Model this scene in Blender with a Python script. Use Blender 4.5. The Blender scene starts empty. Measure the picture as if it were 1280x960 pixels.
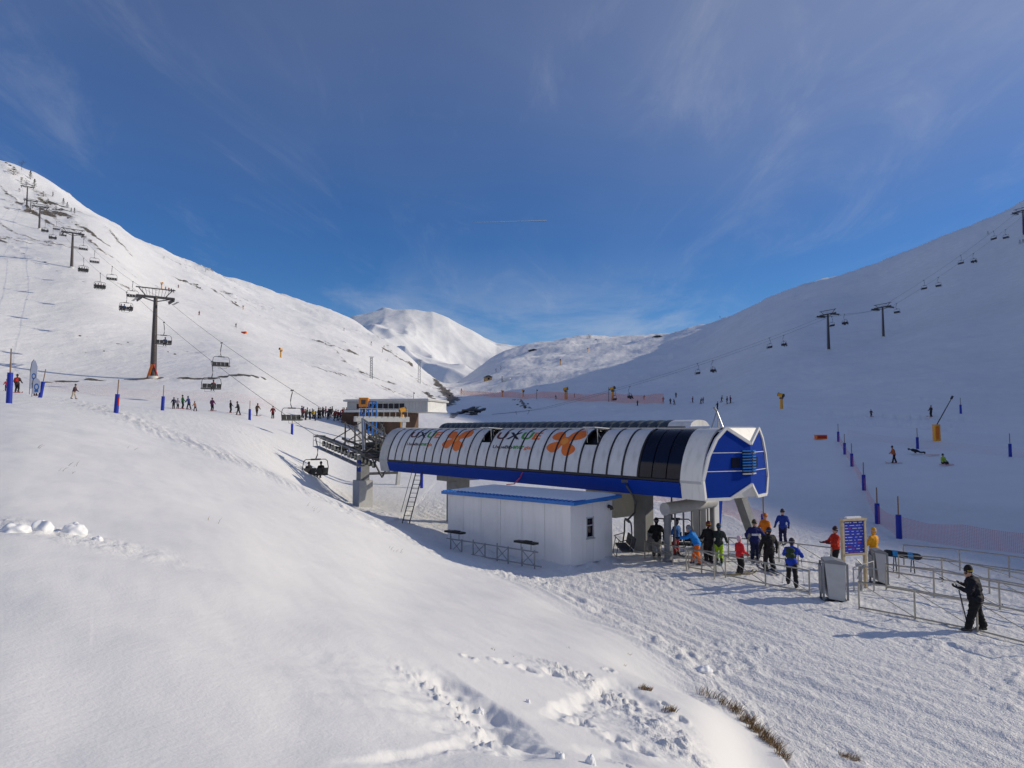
import bpy, bmesh, math, random
import numpy as np
from mathutils import Vector, Matrix
random.seed(7)
SC = bpy.context.scene
COL = SC.collection
R = math.radians

# ---------------------------------------------------------------- camera
FPX = 900.0                      # focal length in photograph pixels (1280 wide)
PITCH = R(3.6)
cam = bpy.data.cameras.new('camera')
cam.sensor_fit = 'HORIZONTAL'; cam.sensor_width = 36.0
cam.lens = FPX/1280.0*36.0
cam.clip_start = 0.1; cam.clip_end = 60000.0
camo = bpy.data.objects.new('camera', cam); COL.objects.link(camo)
camo.location = (0, 0, 0); camo.rotation_euler = (R(90)+PITCH, 0, 0)
SC.camera = camo

# ---------------------------------------------------------------- sky and sun
SUN_EL, SUN_AZ = R(24.0), R(83.0)          # azimuth clockwise from +Y (the view) to +X
SUN = Vector((math.sin(SUN_AZ)*math.cos(SUN_EL), math.cos(SUN_AZ)*math.cos(SUN_EL), math.sin(SUN_EL)))
SKY_STRENGTH = 0.14
def make_world():
    w = bpy.data.worlds.new('World'); SC.world = w; w.use_nodes = True
    nt = w.node_tree; N = nt.nodes; L = nt.links; N.clear()
    out = N.new('ShaderNodeOutputWorld'); bg = N.new('ShaderNodeBackground')
    bg.inputs[1].default_value = SKY_STRENGTH
    sky = N.new('ShaderNodeTexSky'); sky.sky_type = 'NISHITA'; sky.sun_disc = False
    sky.sun_elevation = SUN_EL; sky.sun_rotation = SUN_AZ
    sky.altitude = 2200; sky.air_density = 1.0; sky.dust_density = 0.15; sky.ozone_density = 2.4
    hsv = N.new('ShaderNodeHueSaturation'); hsv.inputs['Saturation'].default_value = 1.36
    hsv.inputs['Value'].default_value = 0.71; hsv.inputs['Hue'].default_value = .512
    L.new(sky.outputs[0], hsv.inputs['Color'])
    tc = N.new('ShaderNodeTexCoord'); sep = N.new('ShaderNodeSeparateXYZ'); L.new(tc.outputs['Generated'], sep.inputs[0])
    def math_(op, a, b=None, clamp=False):
        n = N.new('ShaderNodeMath'); n.operation = op; n.use_clamp = clamp
        for i, v in ((0, a), (1, b)):
            if v is None: continue
            if isinstance(v, (int, float)): n.inputs[i].default_value = v
            else: L.new(v, n.inputs[i])
        return n.outputs[0]
    zz = math_('MAXIMUM', sep.outputs[2], 0.0)
    zz = math_('ADD', zz, 0.12)
    px = math_('DIVIDE', sep.outputs[0], zz); py = math_('DIVIDE', sep.outputs[1], zz)
    cmb = N.new('ShaderNodeCombineXYZ'); L.new(px, cmb.inputs[0]); L.new(py, cmb.inputs[1])
    def layer(rot, scale, nscale, detail, lo, hi, dist=0.0, rough=0.6):
        mp = N.new('ShaderNodeMapping'); L.new(cmb.outputs[0], mp.inputs[0])
        mp.inputs['Rotation'].default_value = (0, 0, R(rot)); mp.inputs['Scale'].default_value = scale
        nz = N.new('ShaderNodeTexNoise'); L.new(mp.outputs[0], nz.inputs['Vector'])
        nz.inputs['Scale'].default_value = nscale; nz.inputs['Detail'].default_value = detail
        nz.inputs['Roughness'].default_value = rough; nz.inputs['Distortion'].default_value = dist
        mr = N.new('ShaderNodeMapRange'); mr.interpolation_type = 'SMOOTHSTEP'
        L.new(nz.outputs['Fac'], mr.inputs[0]); mr.inputs[1].default_value = lo; mr.inputs[2].default_value = hi
        return mr.outputs[0]
    veil = layer(20, (1, .45, 1), .55, 4, .35, .75, .3)          # broad thin cirrostratus
    wisp = layer(-50, (1, .34, 1), 2.6, 9, .48, .82, 1.2, .66)     # streaky cirrus
    puff = layer(72, (.8, .5, 1), 1.2, 7, .47, .64, .5, .6)     # low small clouds
    lowz = N.new('ShaderNodeMapRange'); lowz.interpolation_type = 'SMOOTHSTEP'
    L.new(sep.outputs[2], lowz.inputs[0]); lowz.inputs[1].default_value = .26; lowz.inputs[2].default_value = .10
    up = N.new('ShaderNodeMapRange'); up.interpolation_type = 'SMOOTHSTEP'
    L.new(sep.outputs[2], up.inputs[0]); up.inputs[1].default_value = .12; up.inputs[2].default_value = .55
    xr = N.new('ShaderNodeMapRange'); xr.interpolation_type = 'SMOOTHSTEP'; L.new(sep.outputs[0], xr.inputs[0])
    xr.inputs[1].default_value = -.45; xr.inputs[2].default_value = .75; xr.inputs[3].default_value = .11; xr.inputs[4].default_value = .40
    side = math_('MULTIPLY', up.outputs[0], xr.outputs[0])
    f1 = math_('ADD', math_('MULTIPLY', math_('MULTIPLY', veil, side), .7), math_('MULTIPLY', side, .8))
    f2 = math_('MULTIPLY', wisp, .13)
    f3 = math_('MULTIPLY', math_('MULTIPLY', puff, lowz.outputs[0]), .36)
    fac = math_('ADD', math_('ADD', f1, f2), f3, True)
    mix = N.new('ShaderNodeMix'); mix.data_type = 'RGBA'
    L.new(fac, mix.inputs['Factor']); L.new(hsv.outputs[0], mix.inputs['A'])
    mix.inputs['B'].default_value = (3.9, 4.1, 4.6, 1)
    L.new(mix.outputs['Result'], bg.inputs[0]); L.new(bg.outputs[0], out.inputs[0])
make_world()
sun = bpy.data.lights.new('sun', 'SUN'); sun.energy = 3.3; sun.angle = R(0.53); sun.color = (1.0, .89, .715)
suno = bpy.data.objects.new('sun', sun); COL.objects.link(suno)
suno.rotation_euler = SUN.to_track_quat('Z', 'Y').to_euler()
vs = SC.view_settings
vs.view_transform = 'Standard'; vs.look = 'None'; vs.exposure = 0.0; vs.gamma = 1.0; vs.use_curve_mapping = False
SC.cycles.use_denoising = True
SC.cycles.max_bounces = 6; SC.cycles.diffuse_bounces = 3; SC.cycles.transparent_max_bounces = 12

# ---------------------------------------------------------------- helpers
def tag(o, label=None, cat=None, group=None, kind=None):
    if label: o['label'] = label
    if cat: o['category'] = cat
    if group: o['group'] = group
    if kind: o['kind'] = kind
    return o
def thing(name, loc, rz=0.0, label=None, cat=None, group=None):
    o = bpy.data.objects.new(name, None); COL.objects.link(o)
    o.location = loc; o.rotation_euler = (0, 0, rz); o.empty_display_size = .3
    return tag(o, label, cat, group)
def copy_tree(o, parent=None):
    c = o.copy(); COL.objects.link(c); c.parent = parent
    for ch in o.children: copy_tree(ch, c)
    return c
def rot_to(d):
    return Vector(d).to_track_quat('Z', 'Y').to_matrix()
class MB:
    """collects shapes; build() links them as one mesh object"""
    def __init__(s): s.v = []; s.f = []; s.m = []; s.sm = []
    def add(s, vs, fs, mi=0, smooth=False):
        o = len(s.v); s.v += [tuple(v) for v in vs]
        for f in fs: s.f.append(tuple(i+o for i in f)); s.m.append(mi); s.sm.append(smooth)
        return s
    def box(s, c, d, rz=0.0, mi=0, M=None):
        x, y, z = d[0]/2, d[1]/2, d[2]/2
        P = [(-x,-y,-z),(x,-y,-z),(x,y,-z),(-x,y,-z),(-x,-y,z),(x,-y,z),(x,y,z),(-x,y,z)]
        m = M or Matrix.Rotation(rz, 3, 'Z'); c = Vector(c)
        return s.add([m @ Vector(p)+c for p in P], [(3,2,1,0),(4,5,6,7),(0,1,5,4),(1,2,6,5),(2,3,7,6),(3,0,4,7)], mi)
    def bar(s, a, b, w, h, mi=0, up=(0,0,1)):
        a, b = Vector(a), Vector(b); d = b-a; l = d.length; d.normalize(); u = Vector(up)
        x = d.cross(u)
        if x.length < 1e-4: x = d.cross(Vector((1,0,0)))
        x.normalize(); y = x.cross(d)
        M = Matrix((x, d, y)).transposed()
        return s.box((a+b)/2, (w, l, h), 0, mi, M)
    def tube(s, a, b, r0, r1=None, n=8, mi=0, cap=True):
        r1 = r0 if r1 is None else r1
        a, b = Vector(a), Vector(b); M = rot_to(b-a); vs = []
        for p, r in ((a, r0), (b, r1)):
            for k in range(n):
                t = 2*math.pi*k/n; vs.append(p+M @ Vector((r*math.cos(t), r*math.sin(t), 0)))
        s.add(vs, [(k,(k+1)%n,n+(k+1)%n,n+k) for k in range(n)], mi, n > 5)
        if cap: s.add(vs[:n], [tuple(range(n-1,-1,-1))], mi); s.add(vs[n:], [tuple(range(n))], mi)
        return s
    def pipe(s, pts, r, n=6, mi=0):
        pts = [Vector(p) for p in pts]; vs = []; fs = []; N = len(pts)
        for i, p in enumerate(pts):
            d = (pts[min(i+1,N-1)]-pts[max(i-1,0)])
            M = rot_to(d) if d.length > 0 else Matrix.Identity(3)
            rr = r[i] if isinstance(r, (list, tuple)) else r
            for k in range(n):
                t = 2*math.pi*k/n; vs.append(p+M @ Vector((rr*math.cos(t), rr*math.sin(t), 0)))
        for i in range(N-1):
            for k in range(n): fs.append((i*n+k, i*n+(k+1)%n, (i+1)*n+(k+1)%n, (i+1)*n+k))
        fs.append(tuple(range(n-1,-1,-1))); fs.append(tuple((N-1)*n+k for k in range(n)))
        return s.add(vs, fs, mi, True)
    def ball(s, c, rad, nu=10, nv=6, mi=0, M=None, jit=0.0, rnd=None):
        c = Vector(c); rx, ry, rz = rad if isinstance(rad, (tuple, list)) else (rad,)*3
        vs = []; fs = []
        for j in range(nv+1):
            th = math.pi*j/nv
            for i in range(nu):
                ph = 2*math.pi*i/nu
                q = 1+(rnd.uniform(-jit, jit) if rnd else 0)
                p = Vector((rx*math.sin(th)*math.cos(ph)*q, ry*math.sin(th)*math.sin(ph)*q, rz*math.cos(th)*q))
                vs.append((M @ p if M else p)+c)
        for j in range(nv):
            for i in range(nu): fs.append((j*nu+i, (j+1)*nu+i, (j+1)*nu+(i+1)%nu, j*nu+(i+1)%nu))
        return s.add(vs, fs, mi, True)
    def prism(s, poly, a, b, axis=1, mi=0):
        """polygon in the two other axes, extruded from a to b along axis (0,1,2)"""
        def P(p, t):
            return {0:(t,p[0],p[1]),1:(p[0],t,p[1]),2:(p[0],p[1],t)}[axis]
        n = len(poly); vs = [P(p,a) for p in poly]+[P(p,b) for p in poly]
        return s.add(vs, [tuple(range(n)), tuple(range(2*n-1,n-1,-1))]+[((k+1)%n,k,n+k,n+(k+1)%n) for k in range(n)], mi)
    def mesh(s, name='mesh', mats=()):
        me = bpy.data.meshes.new(name); me.from_pydata(s.v, [], s.f)
        for m in mats: me.materials.append(m)
        me.polygons.foreach_set('material_index', s.m); me.polygons.foreach_set('use_smooth', s.sm)
        bm = bmesh.new(); bm.from_mesh(me); bmesh.ops.recalc_face_normals(bm, faces=bm.faces); bm.to_mesh(me); bm.free()
        return me
    def build(s, name, mats, parent=None, loc=None, rz=None):
        if not isinstance(mats, (list, tuple)): mats = [mats]
        return put(name, s.mesh(name, mats), parent, loc, rz)
def put(name, me, parent=None, loc=None, rz=None):
    o = bpy.data.objects.new(name, me); COL.objects.link(o); o.parent = parent
    if loc is not None: o.location = loc
    if rz is not None: o.rotation_euler = (0, 0, rz)
    return o

MATS = {}
def mat(name, col, rough=.6, metal=0.0, var=.12, scale=6.0, bump=0.0, spec=.4, alpha=None, coat=0.0, dirt=None, each=0.0, streak=None):
    if name in MATS: return MATS[name]
    m = bpy.data.materials.new(name); m.use_nodes = True; nt = m.node_tree; N = nt.nodes; L = nt.links
    b = N['Principled BSDF']; b.inputs['Roughness'].default_value = rough; b.inputs['Metallic'].default_value = metal
    b.inputs['Specular IOR Level'].default_value = spec; b.inputs['Coat Weight'].default_value = coat
    tc = N.new('ShaderNodeTexCoord'); nz = N.new('ShaderNodeTexNoise'); nz.inputs['Scale'].default_value = scale
    nz.inputs['Detail'].default_value = 5; L.new(tc.outputs['Object'], nz.inputs['Vector'])
    mr = N.new('ShaderNodeMapRange'); L.new(nz.outputs['Fac'], mr.inputs[0])
    mr.inputs[1].default_value = .25; mr.inputs[2].default_value = .75; mr.inputs[3].default_value = 1-var; mr.inputs[4].default_value = 1+var
    mx = N.new('ShaderNodeMix'); mx.data_type = 'RGBA'; mx.blend_type = 'MULTIPLY'; mx.inputs['Factor'].default_value = 1
    mx.inputs['A'].default_value = (*col, 1); L.new(mr.outputs[0], mx.inputs['B'])
    last = mx.outputs['Result']
    if dirt:
        n2 = N.new('ShaderNodeTexNoise'); n2.inputs['Scale'].default_value = scale*.35; n2.inputs['Detail'].default_value = 8
        n2.inputs['Roughness'].default_value = .7
        L.new(tc.outputs['Object'], n2.inputs['Vector'])
        r2 = N.new('ShaderNodeMapRange'); r2.interpolation_type = 'SMOOTHSTEP'; L.new(n2.outputs['Fac'], r2.inputs[0])
        r2.inputs[1].default_value = .5; r2.inputs[2].default_value = .8; r2.inputs[4].default_value = dirt[3]
        m2 = N.new('ShaderNodeMix'); m2.data_type = 'RGBA'; L.new(r2.outputs[0], m2.inputs['Factor'])
        L.new(last, m2.inputs['A']); m2.inputs['B'].default_value = (*dirt[:3], 1); last = m2.outputs['Result']
    if streak:
        mp = N.new('ShaderNodeMapping'); mp.inputs['Scale'].default_value = (2.6, 2.6, .22); L.new(tc.outputs['Object'], mp.inputs[0])
        n3 = N.new('ShaderNodeTexNoise'); n3.inputs['Scale'].default_value = 1.6; n3.inputs['Detail'].default_value = 6; L.new(mp.outputs[0], n3.inputs['Vector'])
        r3 = N.new('ShaderNodeMapRange'); r3.interpolation_type = 'SMOOTHSTEP'; L.new(n3.outputs['Fac'], r3.inputs[0])
        r3.inputs[1].default_value = .48; r3.inputs[2].default_value = .75; r3.inputs[4].default_value = streak[3]
        m3 = N.new('ShaderNodeMix'); m3.data_type = 'RGBA'; L.new(r3.outputs[0], m3.inputs['Factor'])
        L.new(last, m3.inputs['A']); m3.inputs['B'].default_value = (*streak[:3], 1); last = m3.outputs['Result']
    if each:
        oi = N.new('ShaderNodeObjectInfo'); r4 = N.new('ShaderNodeMapRange'); L.new(oi.outputs['Random'], r4.inputs[0])
        r4.inputs[3].default_value = 1-each; r4.inputs[4].default_value = 1
        m4 = N.new('ShaderNodeMix'); m4.data_type = 'RGBA'; m4.blend_type = 'MULTIPLY'; m4.inputs['Factor'].default_value = 1
        L.new(last, m4.inputs['A']); L.new(r4.outputs[0], m4.inputs['B']); last = m4.outputs['Result']
    L.new(last, b.inputs['Base Color'])
    if bump:
        bp = N.new('ShaderNodeBump'); bp.inputs['Strength'].default_value = bump; bp.inputs['Distance'].default_value = .02
        L.new(nz.outputs['Fac'], bp.inputs['Height']); L.new(bp.outputs[0], b.inputs['Normal'])
    if alpha is not None:
        b.inputs['Alpha'].default_value = alpha
    MATS[name] = m; return m

# ---------------------------------------------------------------- terrain
def e_of_v(v): return math.tan(PITCH+math.atan((480.0-v)/FPX))
def v_of_e(e): return 480.0-FPX*math.tan(math.atan(e)-PITCH)
def ray(u, v):
    """slopes (x/y, z/y) of the line of sight through a photograph pixel"""
    k = (480.0-v)/FPX; c, s = math.cos(PITCH), math.sin(PITCH)
    fy = c-k*s; return ((u-640.0)/FPX/fy, (s+k*c)/fy)
def vnoise(x, y, seed=0):
    xi = np.floor(x).astype(np.int64); yi = np.floor(y).astype(np.int64)
    xf = x-xi; yf = y-yi
    def g(ix, iy):
        h = (ix*374761393+iy*668265263+seed*1442695041) & 0xffffffff
        h = ((h ^ (h >> 13))*1274126177) & 0xffffffff
        h = h ^ (h >> 16)
        return (h & 0xffff)/65535.0*2*np.pi
    def d(ix, iy, dx, dy):
        a = g(ix, iy); return np.cos(a)*dx+np.sin(a)*dy
    u = xf*xf*xf*(xf*(xf*6-15)+10); w = yf*yf*yf*(yf*(yf*6-15)+10)
    n0 = d(xi, yi, xf, yf)*(1-u)+d(xi+1, yi, xf-1, yf)*u
    n1 = d(xi, yi+1, xf, yf-1)*(1-u)+d(xi+1, yi+1, xf-1, yf-1)*u
    return (n0*(1-w)+n1*w)*1.5
def fbm(x, y, oct=4, seed=0, gain=.5, lac=2.03):
    t = np.zeros_like(x); a = 1.0
    for o in range(oct):
        t += a*vnoise(x, y, seed+o*17); x = x*lac+5.2; y = y*lac-3.1; a *= gain
    return t
def ridged(x, y, oct=4, seed=0, gain=.5):
    t = np.zeros_like(x); a = 1.0
    for o in range(oct):
        t += a*(1-2*np.abs(vnoise(x, y, seed+o*13))); x = x*2.07+1.7; y = y*2.07+9.2; a *= gain
    return t
def sstep(a, b, x):
    t = np.clip((x-a)/(b-a), 0, 1); return t*t*(3-2*t)
def pchip(x, y, xq):
    """monotone cubic through (x, y) along axis 0 of y, evaluated at xq"""
    x = np.asarray(x, float); y = np.asarray(y, float); h = np.diff(x)
    hh = h.reshape(-1, *([1]*(y.ndim-1))); dl = np.diff(y, axis=0)/hh
    d = np.zeros_like(y); d[0] = dl[0]; d[-1] = dl[-1]
    w1 = 2*hh[1:]+hh[:-1]; w2 = hh[1:]+2*hh[:-1]
    with np.errstate(divide='ignore', invalid='ignore'):
        m = (w1+w2)/(w1/dl[:-1]+w2/dl[1:])
    d[1:-1] = np.where(dl[:-1]*dl[1:] > 0, m, 0)
    i = np.clip(np.searchsorted(x, xq)-1, 0, len(x)-2)
    t = (np.clip(xq, x[0], x[-1])-x[i])/h[i]
    t = t.reshape(-1, *([1]*(y.ndim-1))); H = h[i].reshape(t.shape)
    return (y[i]*(1+2*t)*(1-t)**2+H*d[i]*t*(1-t)**2+y[i+1]*t*t*(3-2*t)+H*d[i+1]*t*t*(t-1))
V = lambda Y, v: (Y, Y*e_of_v(v))
# depth profiles of the ground, one list of (depth, height) per bearing column u (photograph pixels at the horizon)
COLS = {
 -400: [(3,-1.7),(10,-1.5),(30,.4),(60,4.5),(100,18),(200,80),(350,168),(500,228),(900,260),(3000,150)],
 0: [(3,-1.72),(5,-1.75),(10,-1.55),(20,-.5),(32,.66),V(45,500),V(64,491),V(90,484),V(108,479),V(114,472),V(150,406),V(200,337),V(260,301),V(320,274),V(400,248),V(480,212),(560,200),(800,225),(1500,190),(3000,0)],
 100: [(3,-1.74),(5,-1.85),(10,-1.75),(20,-.95),V(35,527),V(50,510),V(70,502),V(95,495),V(115,480),V(122,472),V(150,430),V(207,345),V(280,308),V(360,283),V(500,264),(600,174),(900,190),(3000,0)],
 200: [(3,-1.76),(5,-1.95),(10,-2.0),(20,-1.5),V(35,553),V(50,530),V(67,513),V(95,508),V(119,481),V(126,474),V(160,440),V(230,395),V(320,360),V(450,337),V(620,320),(720,170),(1000,188),(3000,0)],
 300: [(3,-1.78),(5,-2.05),(10,-2.3),(20,-2.3),V(35,577),V(50,555),V(75,530),V(95,517),V(121,488),V(128,475),V(170,450),V(250,425),V(380,392),V(560,373),V(800,357),(900,175),(1200,188),(3000,0)],
 375: [(3,-1.8),(5,-2.15),(10,-2.6),(20,-3.0),V(35,607),(50,-3.7),(65,-3.2),V(90,545),V(110,527),V(140,500),V(152,485),V(220,462),V(330,437),V(500,410),V(750,391),V(950,378),(1100,180),(3000,0)],
 440: [(3,-1.82),(5,-2.2),(10,-2.8),(20,-3.6),V(35,634),(45,-5.3),(56,-6.0),(70,-5.3),(95,-2.6),V(120,531),V(160,511),V(230,482),V(350,455),V(550,430),V(800,410),V(900,402),(1050,140),(1400,130),(3000,0)],
 500: [(3,-1.84),(5,-2.28),(10,-3.0),(20,-4.25),V(35,662),(45,-5.9),(56,-6.2),(68,-5.6),(90,-4),(120,-1.4),V(160,522),V(250,500),V(400,478),V(600,458),V(800,445),(950,80),(1500,60),(3000,0)],
 560: [(3,-1.86),(5,-2.35),(10,-3.22),(20,-4.62),(30,-5.35),(36,-5.8),(50,-6.3),(68,-5.8),(90,-4.2),(120,-1.5),V(160,527),V(250,510),V(400,500),V(520,495),V(600,488),(750,35),(1200,50),(3000,0)],
 600: [(3,-1.87),(5,-2.37),(10,-3.38),(20,-4.82),(27,-5.4),(31,-5.75),(38,-6.0),(52,-6.15),(74,-5.3),(105,-2.9),V(160,529),V(235,513),V(360,502),V(450,495),V(600,483),V(850,463),V(1000,456),(1300,90),(3000,0)],
 640: [(3,-1.88),(5,-2.4),(10,-3.55),(20,-5.0),(26,-5.55),(30,-5.95),(40,-6.1),(55,-6),(80,-4.8),(120,-2.0),V(160,530),V(220,516),V(320,503),V(450,490),V(600,470),V(850,449),V(1150,438),(1400,135),(3000,0)],
 740: [(3,-1.9),(5,-2.5),(10,-3.9),(15,-4.8),(19,-5.3),(21.5,-5.75),(23.5,-6.0),(40,-6.1),(60,-5.8),(90,-4.3),(130,-1.0),V(180,525),V(250,505),V(330,488),V(450,468),V(650,448),V(900,432),V(1100,422),(1300,145),(3000,0)],
 870: [(3,-1.95),(5,-2.7),(8,-3.75),(12,-4.75),(14.5,-5.35),(16.5,-5.95),(30,-6.1),(50,-6.0),(75,-4.9),(110,-2.2),V(150,527),V(200,507),V(280,485),V(400,455),V(560,430),V(720,411),(850,112),(1200,155),(1500,188),(3000,0)],
 940: [(3,-2.0),(5,-2.9),(8,-4.3),(11.5,-5.7),(13.5,-6.0),(30,-6.1),(48,-6.0),(70,-4.6),(98,-1.4),V(130,513),V(180,490),V(260,455),V(380,415),V(500,390),V(600,382),(750,120),(1000,158),(1300,200),(3000,0)],
 1000: [(3,-2.1),(5,-3.3),(7,-4.5),(9,-5.6),(11,-6.0),(30,-6.1),(46,-6.1),(62,-5.2),V(77,583),V(98,552),V(130,515),V(170,490),V(230,450),V(330,400),V(430,370),V(520,357),(650,122),(900,166),(1200,214),(3000,0)],
 1100: [(3,-2.4),(5,-4.2),(7,-5.5),(9,-6),(30,-6.1),(40,-6.1),(48,-6.0),(62,-5.0),V(80,568),V(95,548),V(120,517),V(160,480),V(200,450),V(253,424),V(330,380),V(420,326),(500,112),(700,154),(1000,213),(3000,0)],
 1200: [(3,-2.8),(5,-5.2),(7,-6),(30,-6.1),(38,-6.1),(50,-5.4),(65,-4.2),(80,-2.4),(95,0),(110,2.6),V(130,490),V(180,440),V(250,380),V(320,320),V(360,291),(430,113),(600,148),(900,210),(3000,0)],
 1280: [(3,-3.2),(4,-5),(6,-6),(30,-6.1),(36,-6.1),(50,-5.2),(65,-3.8),(80,-2.0),(100,1.6),(120,5.5),V(140,470),V(190,410),V(250,340),V(300,285),V(325,264),(400,118),(500,143),(700,188),(3000,0)],
 1500: [(3,-3.8),(4,-5.6),(5,-6),(24,-6.1),(32,-6),(45,-4.2),(70,2),(100,14),(150,43),(200,82),(250,120),(300,148),(400,198),(500,240),(3000,0)],
 2000: [(3,-5),(4,-6),(15,-6.1),(22,-5.8),(35,-1.5),(60,15),(90,40),(130,77),(170,115),(200,139),(300,214),(3000,0)],
 3200: [(2,-5.5),(3,-6),(9,-6.1),(15,-4),(30,13),(50,41),(75,76),(100,110),(140,158),(2000,0)],
}
R0, R1 = 2.2, 3200.0
LR = np.concatenate([np.arange(math.log(R0), math.log(60), .0062), np.arange(math.log(60), math.log(R1)+.01, .0115)])
def build_heights():
    rows = []; phis = []
    def addcol(phi, pts):
        r = np.array([p[0] for p in pts]); z = np.array([p[1] for p in pts])
        rows.append(pchip(np.log(r), z, LR)); phis.append(phi)
    addcol(R(-180), [(2,-1.7),(20,.6),(100,10),(300,40),(900,60),(3200,0)])
    addcol(R(-130), [(2,-1.7),(20,.6),(100,14),(300,70),(900,120),(3200,0)])
    addcol(R(-85), [(2,-1.65),(20,.3),(60,5),(150,35),(400,150),(900,200),(3200,0)])
    for u in sorted(COLS):
        a = (u-640)/FPX; q = math.sqrt(1+a*a)
        addcol(math.atan(a), [(Y*q, z) for Y, z in COLS[u]])
    addcol(R(92), [(2,-5),(4,-6),(20,-6),(35,-3.2),(60,7),(100,25),(200,70),(290,111),(400,150),(3200,0)])
    addcol(R(135), [(2,-3),(10,-5.5),(25,-5.8),(60,-2),(150,30),(300,90),(600,120),(3200,0)])
    addcol(R(180), [(2,-1.7),(20,.6),(100,10),(300,40),(900,60),(3200,0)])
    return np.array(phis), np.array(rows)
PH_C, Z_C = build_heights()
PHI = np.concatenate([np.radians(np.arange(-180, -42, 3.0)), np.radians(np.linspace(-41, 41, 920)), np.radians(np.arange(43.5, 180.1, 2.5))])
PHI[-1] = math.pi
Z = pchip(PH_C, Z_C, PHI)                     # [phi, r]
# soften the creases between the columns
inn = (np.abs(PHI) < R(41.5))
ii = np.where(inn)[0]
def smooth_phi(Z, n, rmin):
    k = np.hanning(2*n+3)[1:-1]; k /= k.sum(); S = Z.copy(); A = Z[ii]
    pad = np.concatenate([A[:1].repeat(n, 0), A, A[-1:].repeat(n, 0)])
    acc = sum(k[j]*pad[j:j+len(ii)] for j in range(2*n+1))
    S[ii] = acc; return S
Z = smooth_phi(Z, 30, 0)
RR = np.exp(LR)
X = np.sin(PHI)[:, None]*RR[None, :]; Yg = np.cos(PHI)[:, None]*RR[None, :]
RG = np.broadcast_to(RR[None, :], X.shape)
def H0(x, y, T=None):
    """ground height under (x, y), bilinear on the polar grid"""
    T = Z if T is None else T
    p = math.atan2(x, y); l = math.log(max(math.hypot(x, y), R0))
    i = int(np.clip(np.searchsorted(PHI, p)-1, 0, len(PHI)-2)); j = int(np.clip(np.searchsorted(LR, l)-1, 0, len(LR)-2))
    a = (p-PHI[i])/(PHI[i+1]-PHI[i]); b = min(1, max(0, (l-LR[j])/(LR[j+1]-LR[j])))
    return float((T[i,j]*(1-b)+T[i,j+1]*b)*(1-a)+(T[i+1,j]*(1-b)+T[i+1,j+1]*b)*a)
H = H0
def hit(u, v, ymin=2.6, ymax=2500):
    """first ground point seen through a photograph pixel"""
    a, e = ray(u, v); y = ymin; last = y
    while y < ymax:
        if H(a*y, y) >= e*y:
            lo, hi = last, y
            for _ in range(18):
                m = (lo+hi)/2
                if H(a*m, m) >= e*m: hi = m
                else: lo = m
            return Vector((a*hi, hi, H(a*hi, hi)))
        last = y; y *= 1.006
    return Vector((a*ymax, ymax, e*ymax))
def at(u, Y):
    """ground point at depth Y under bearing pixel u (u measured near the horizon)"""
    x = (u-640)/FPX*Y; return Vector((x, Y, H(x, Y)))
def along(px):
    """polyline of ground points (x, y) through photograph pixels"""
    return np.array([[p.x, p.y] for p in (hit(*q[:2], **(q[2] if len(q) > 2 else {})) for q in px)])
def seg_dist(P, X, Y):
    best = np.full(X.shape, 1e9); along_ = np.zeros(X.shape)
    s0 = 0
    for (x0, y0), (x1, y1) in zip(P[:-1], P[1:]):
        dx, dy = x1-x0, y1-y0; L2 = dx*dx+dy*dy+1e-9
        t = np.clip(((X-x0)*dx+(Y-y0)*dy)/L2, 0, 1)
        d = np.hypot(X-x0-t*dx, Y-y0-t*dy)
        m = d < best; best = np.where(m, d, best); along_ = np.where(m, s0+t*math.sqrt(L2), along_); s0 += math.sqrt(L2)
    return best, along_
def seg_signed(P, X, Y):
    """signed distance (positive right of the direction of travel) and run along the polyline"""
    best = np.full(X.shape, 1e9); sg = np.ones(X.shape); run = np.zeros(X.shape); s0 = 0
    for k, ((x0, y0), (x1, y1)) in enumerate(zip(P[:-1], P[1:])):
        dx, dy = x1-x0, y1-y0; L2 = dx*dx+dy*dy+1e-9
        tr = ((X-x0)*dx+(Y-y0)*dy)/L2; t = np.clip(tr, 0, 1)
        d = np.hypot(X-x0-t*dx, Y-y0-t*dy); m = d < best-1e-9
        sg = np.where(m, np.sign((X-x0)*dy-(Y-y0)*dx), sg); best = np.where(m, d, best); run = np.where(m, s0+t*math.sqrt(L2), run); s0 += math.sqrt(L2)
    return best*sg, run
def window(P, margin):
    """slices of the polar grid that hold everything within margin of the points"""
    P = np.asarray(P); r = np.hypot(P[:, 0], P[:, 1]); p = np.arctan2(P[:, 0], P[:, 1])
    dp = margin/max(r.min(), margin*1.05)
    i0, i1 = np.searchsorted(PHI, [p.min()-dp, p.max()+dp]); j0, j1 = np.searchsorted(LR, np.log([max(r.min()-margin, R0), r.max()+margin]))
    return slice(max(i0-1, 0), i1+1), slice(max(j0-1, 0), j1+1)
JN = int(np.searchsorted(LR, math.log(95)))           # the near part of the grid
BASE = Z.copy()
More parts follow.
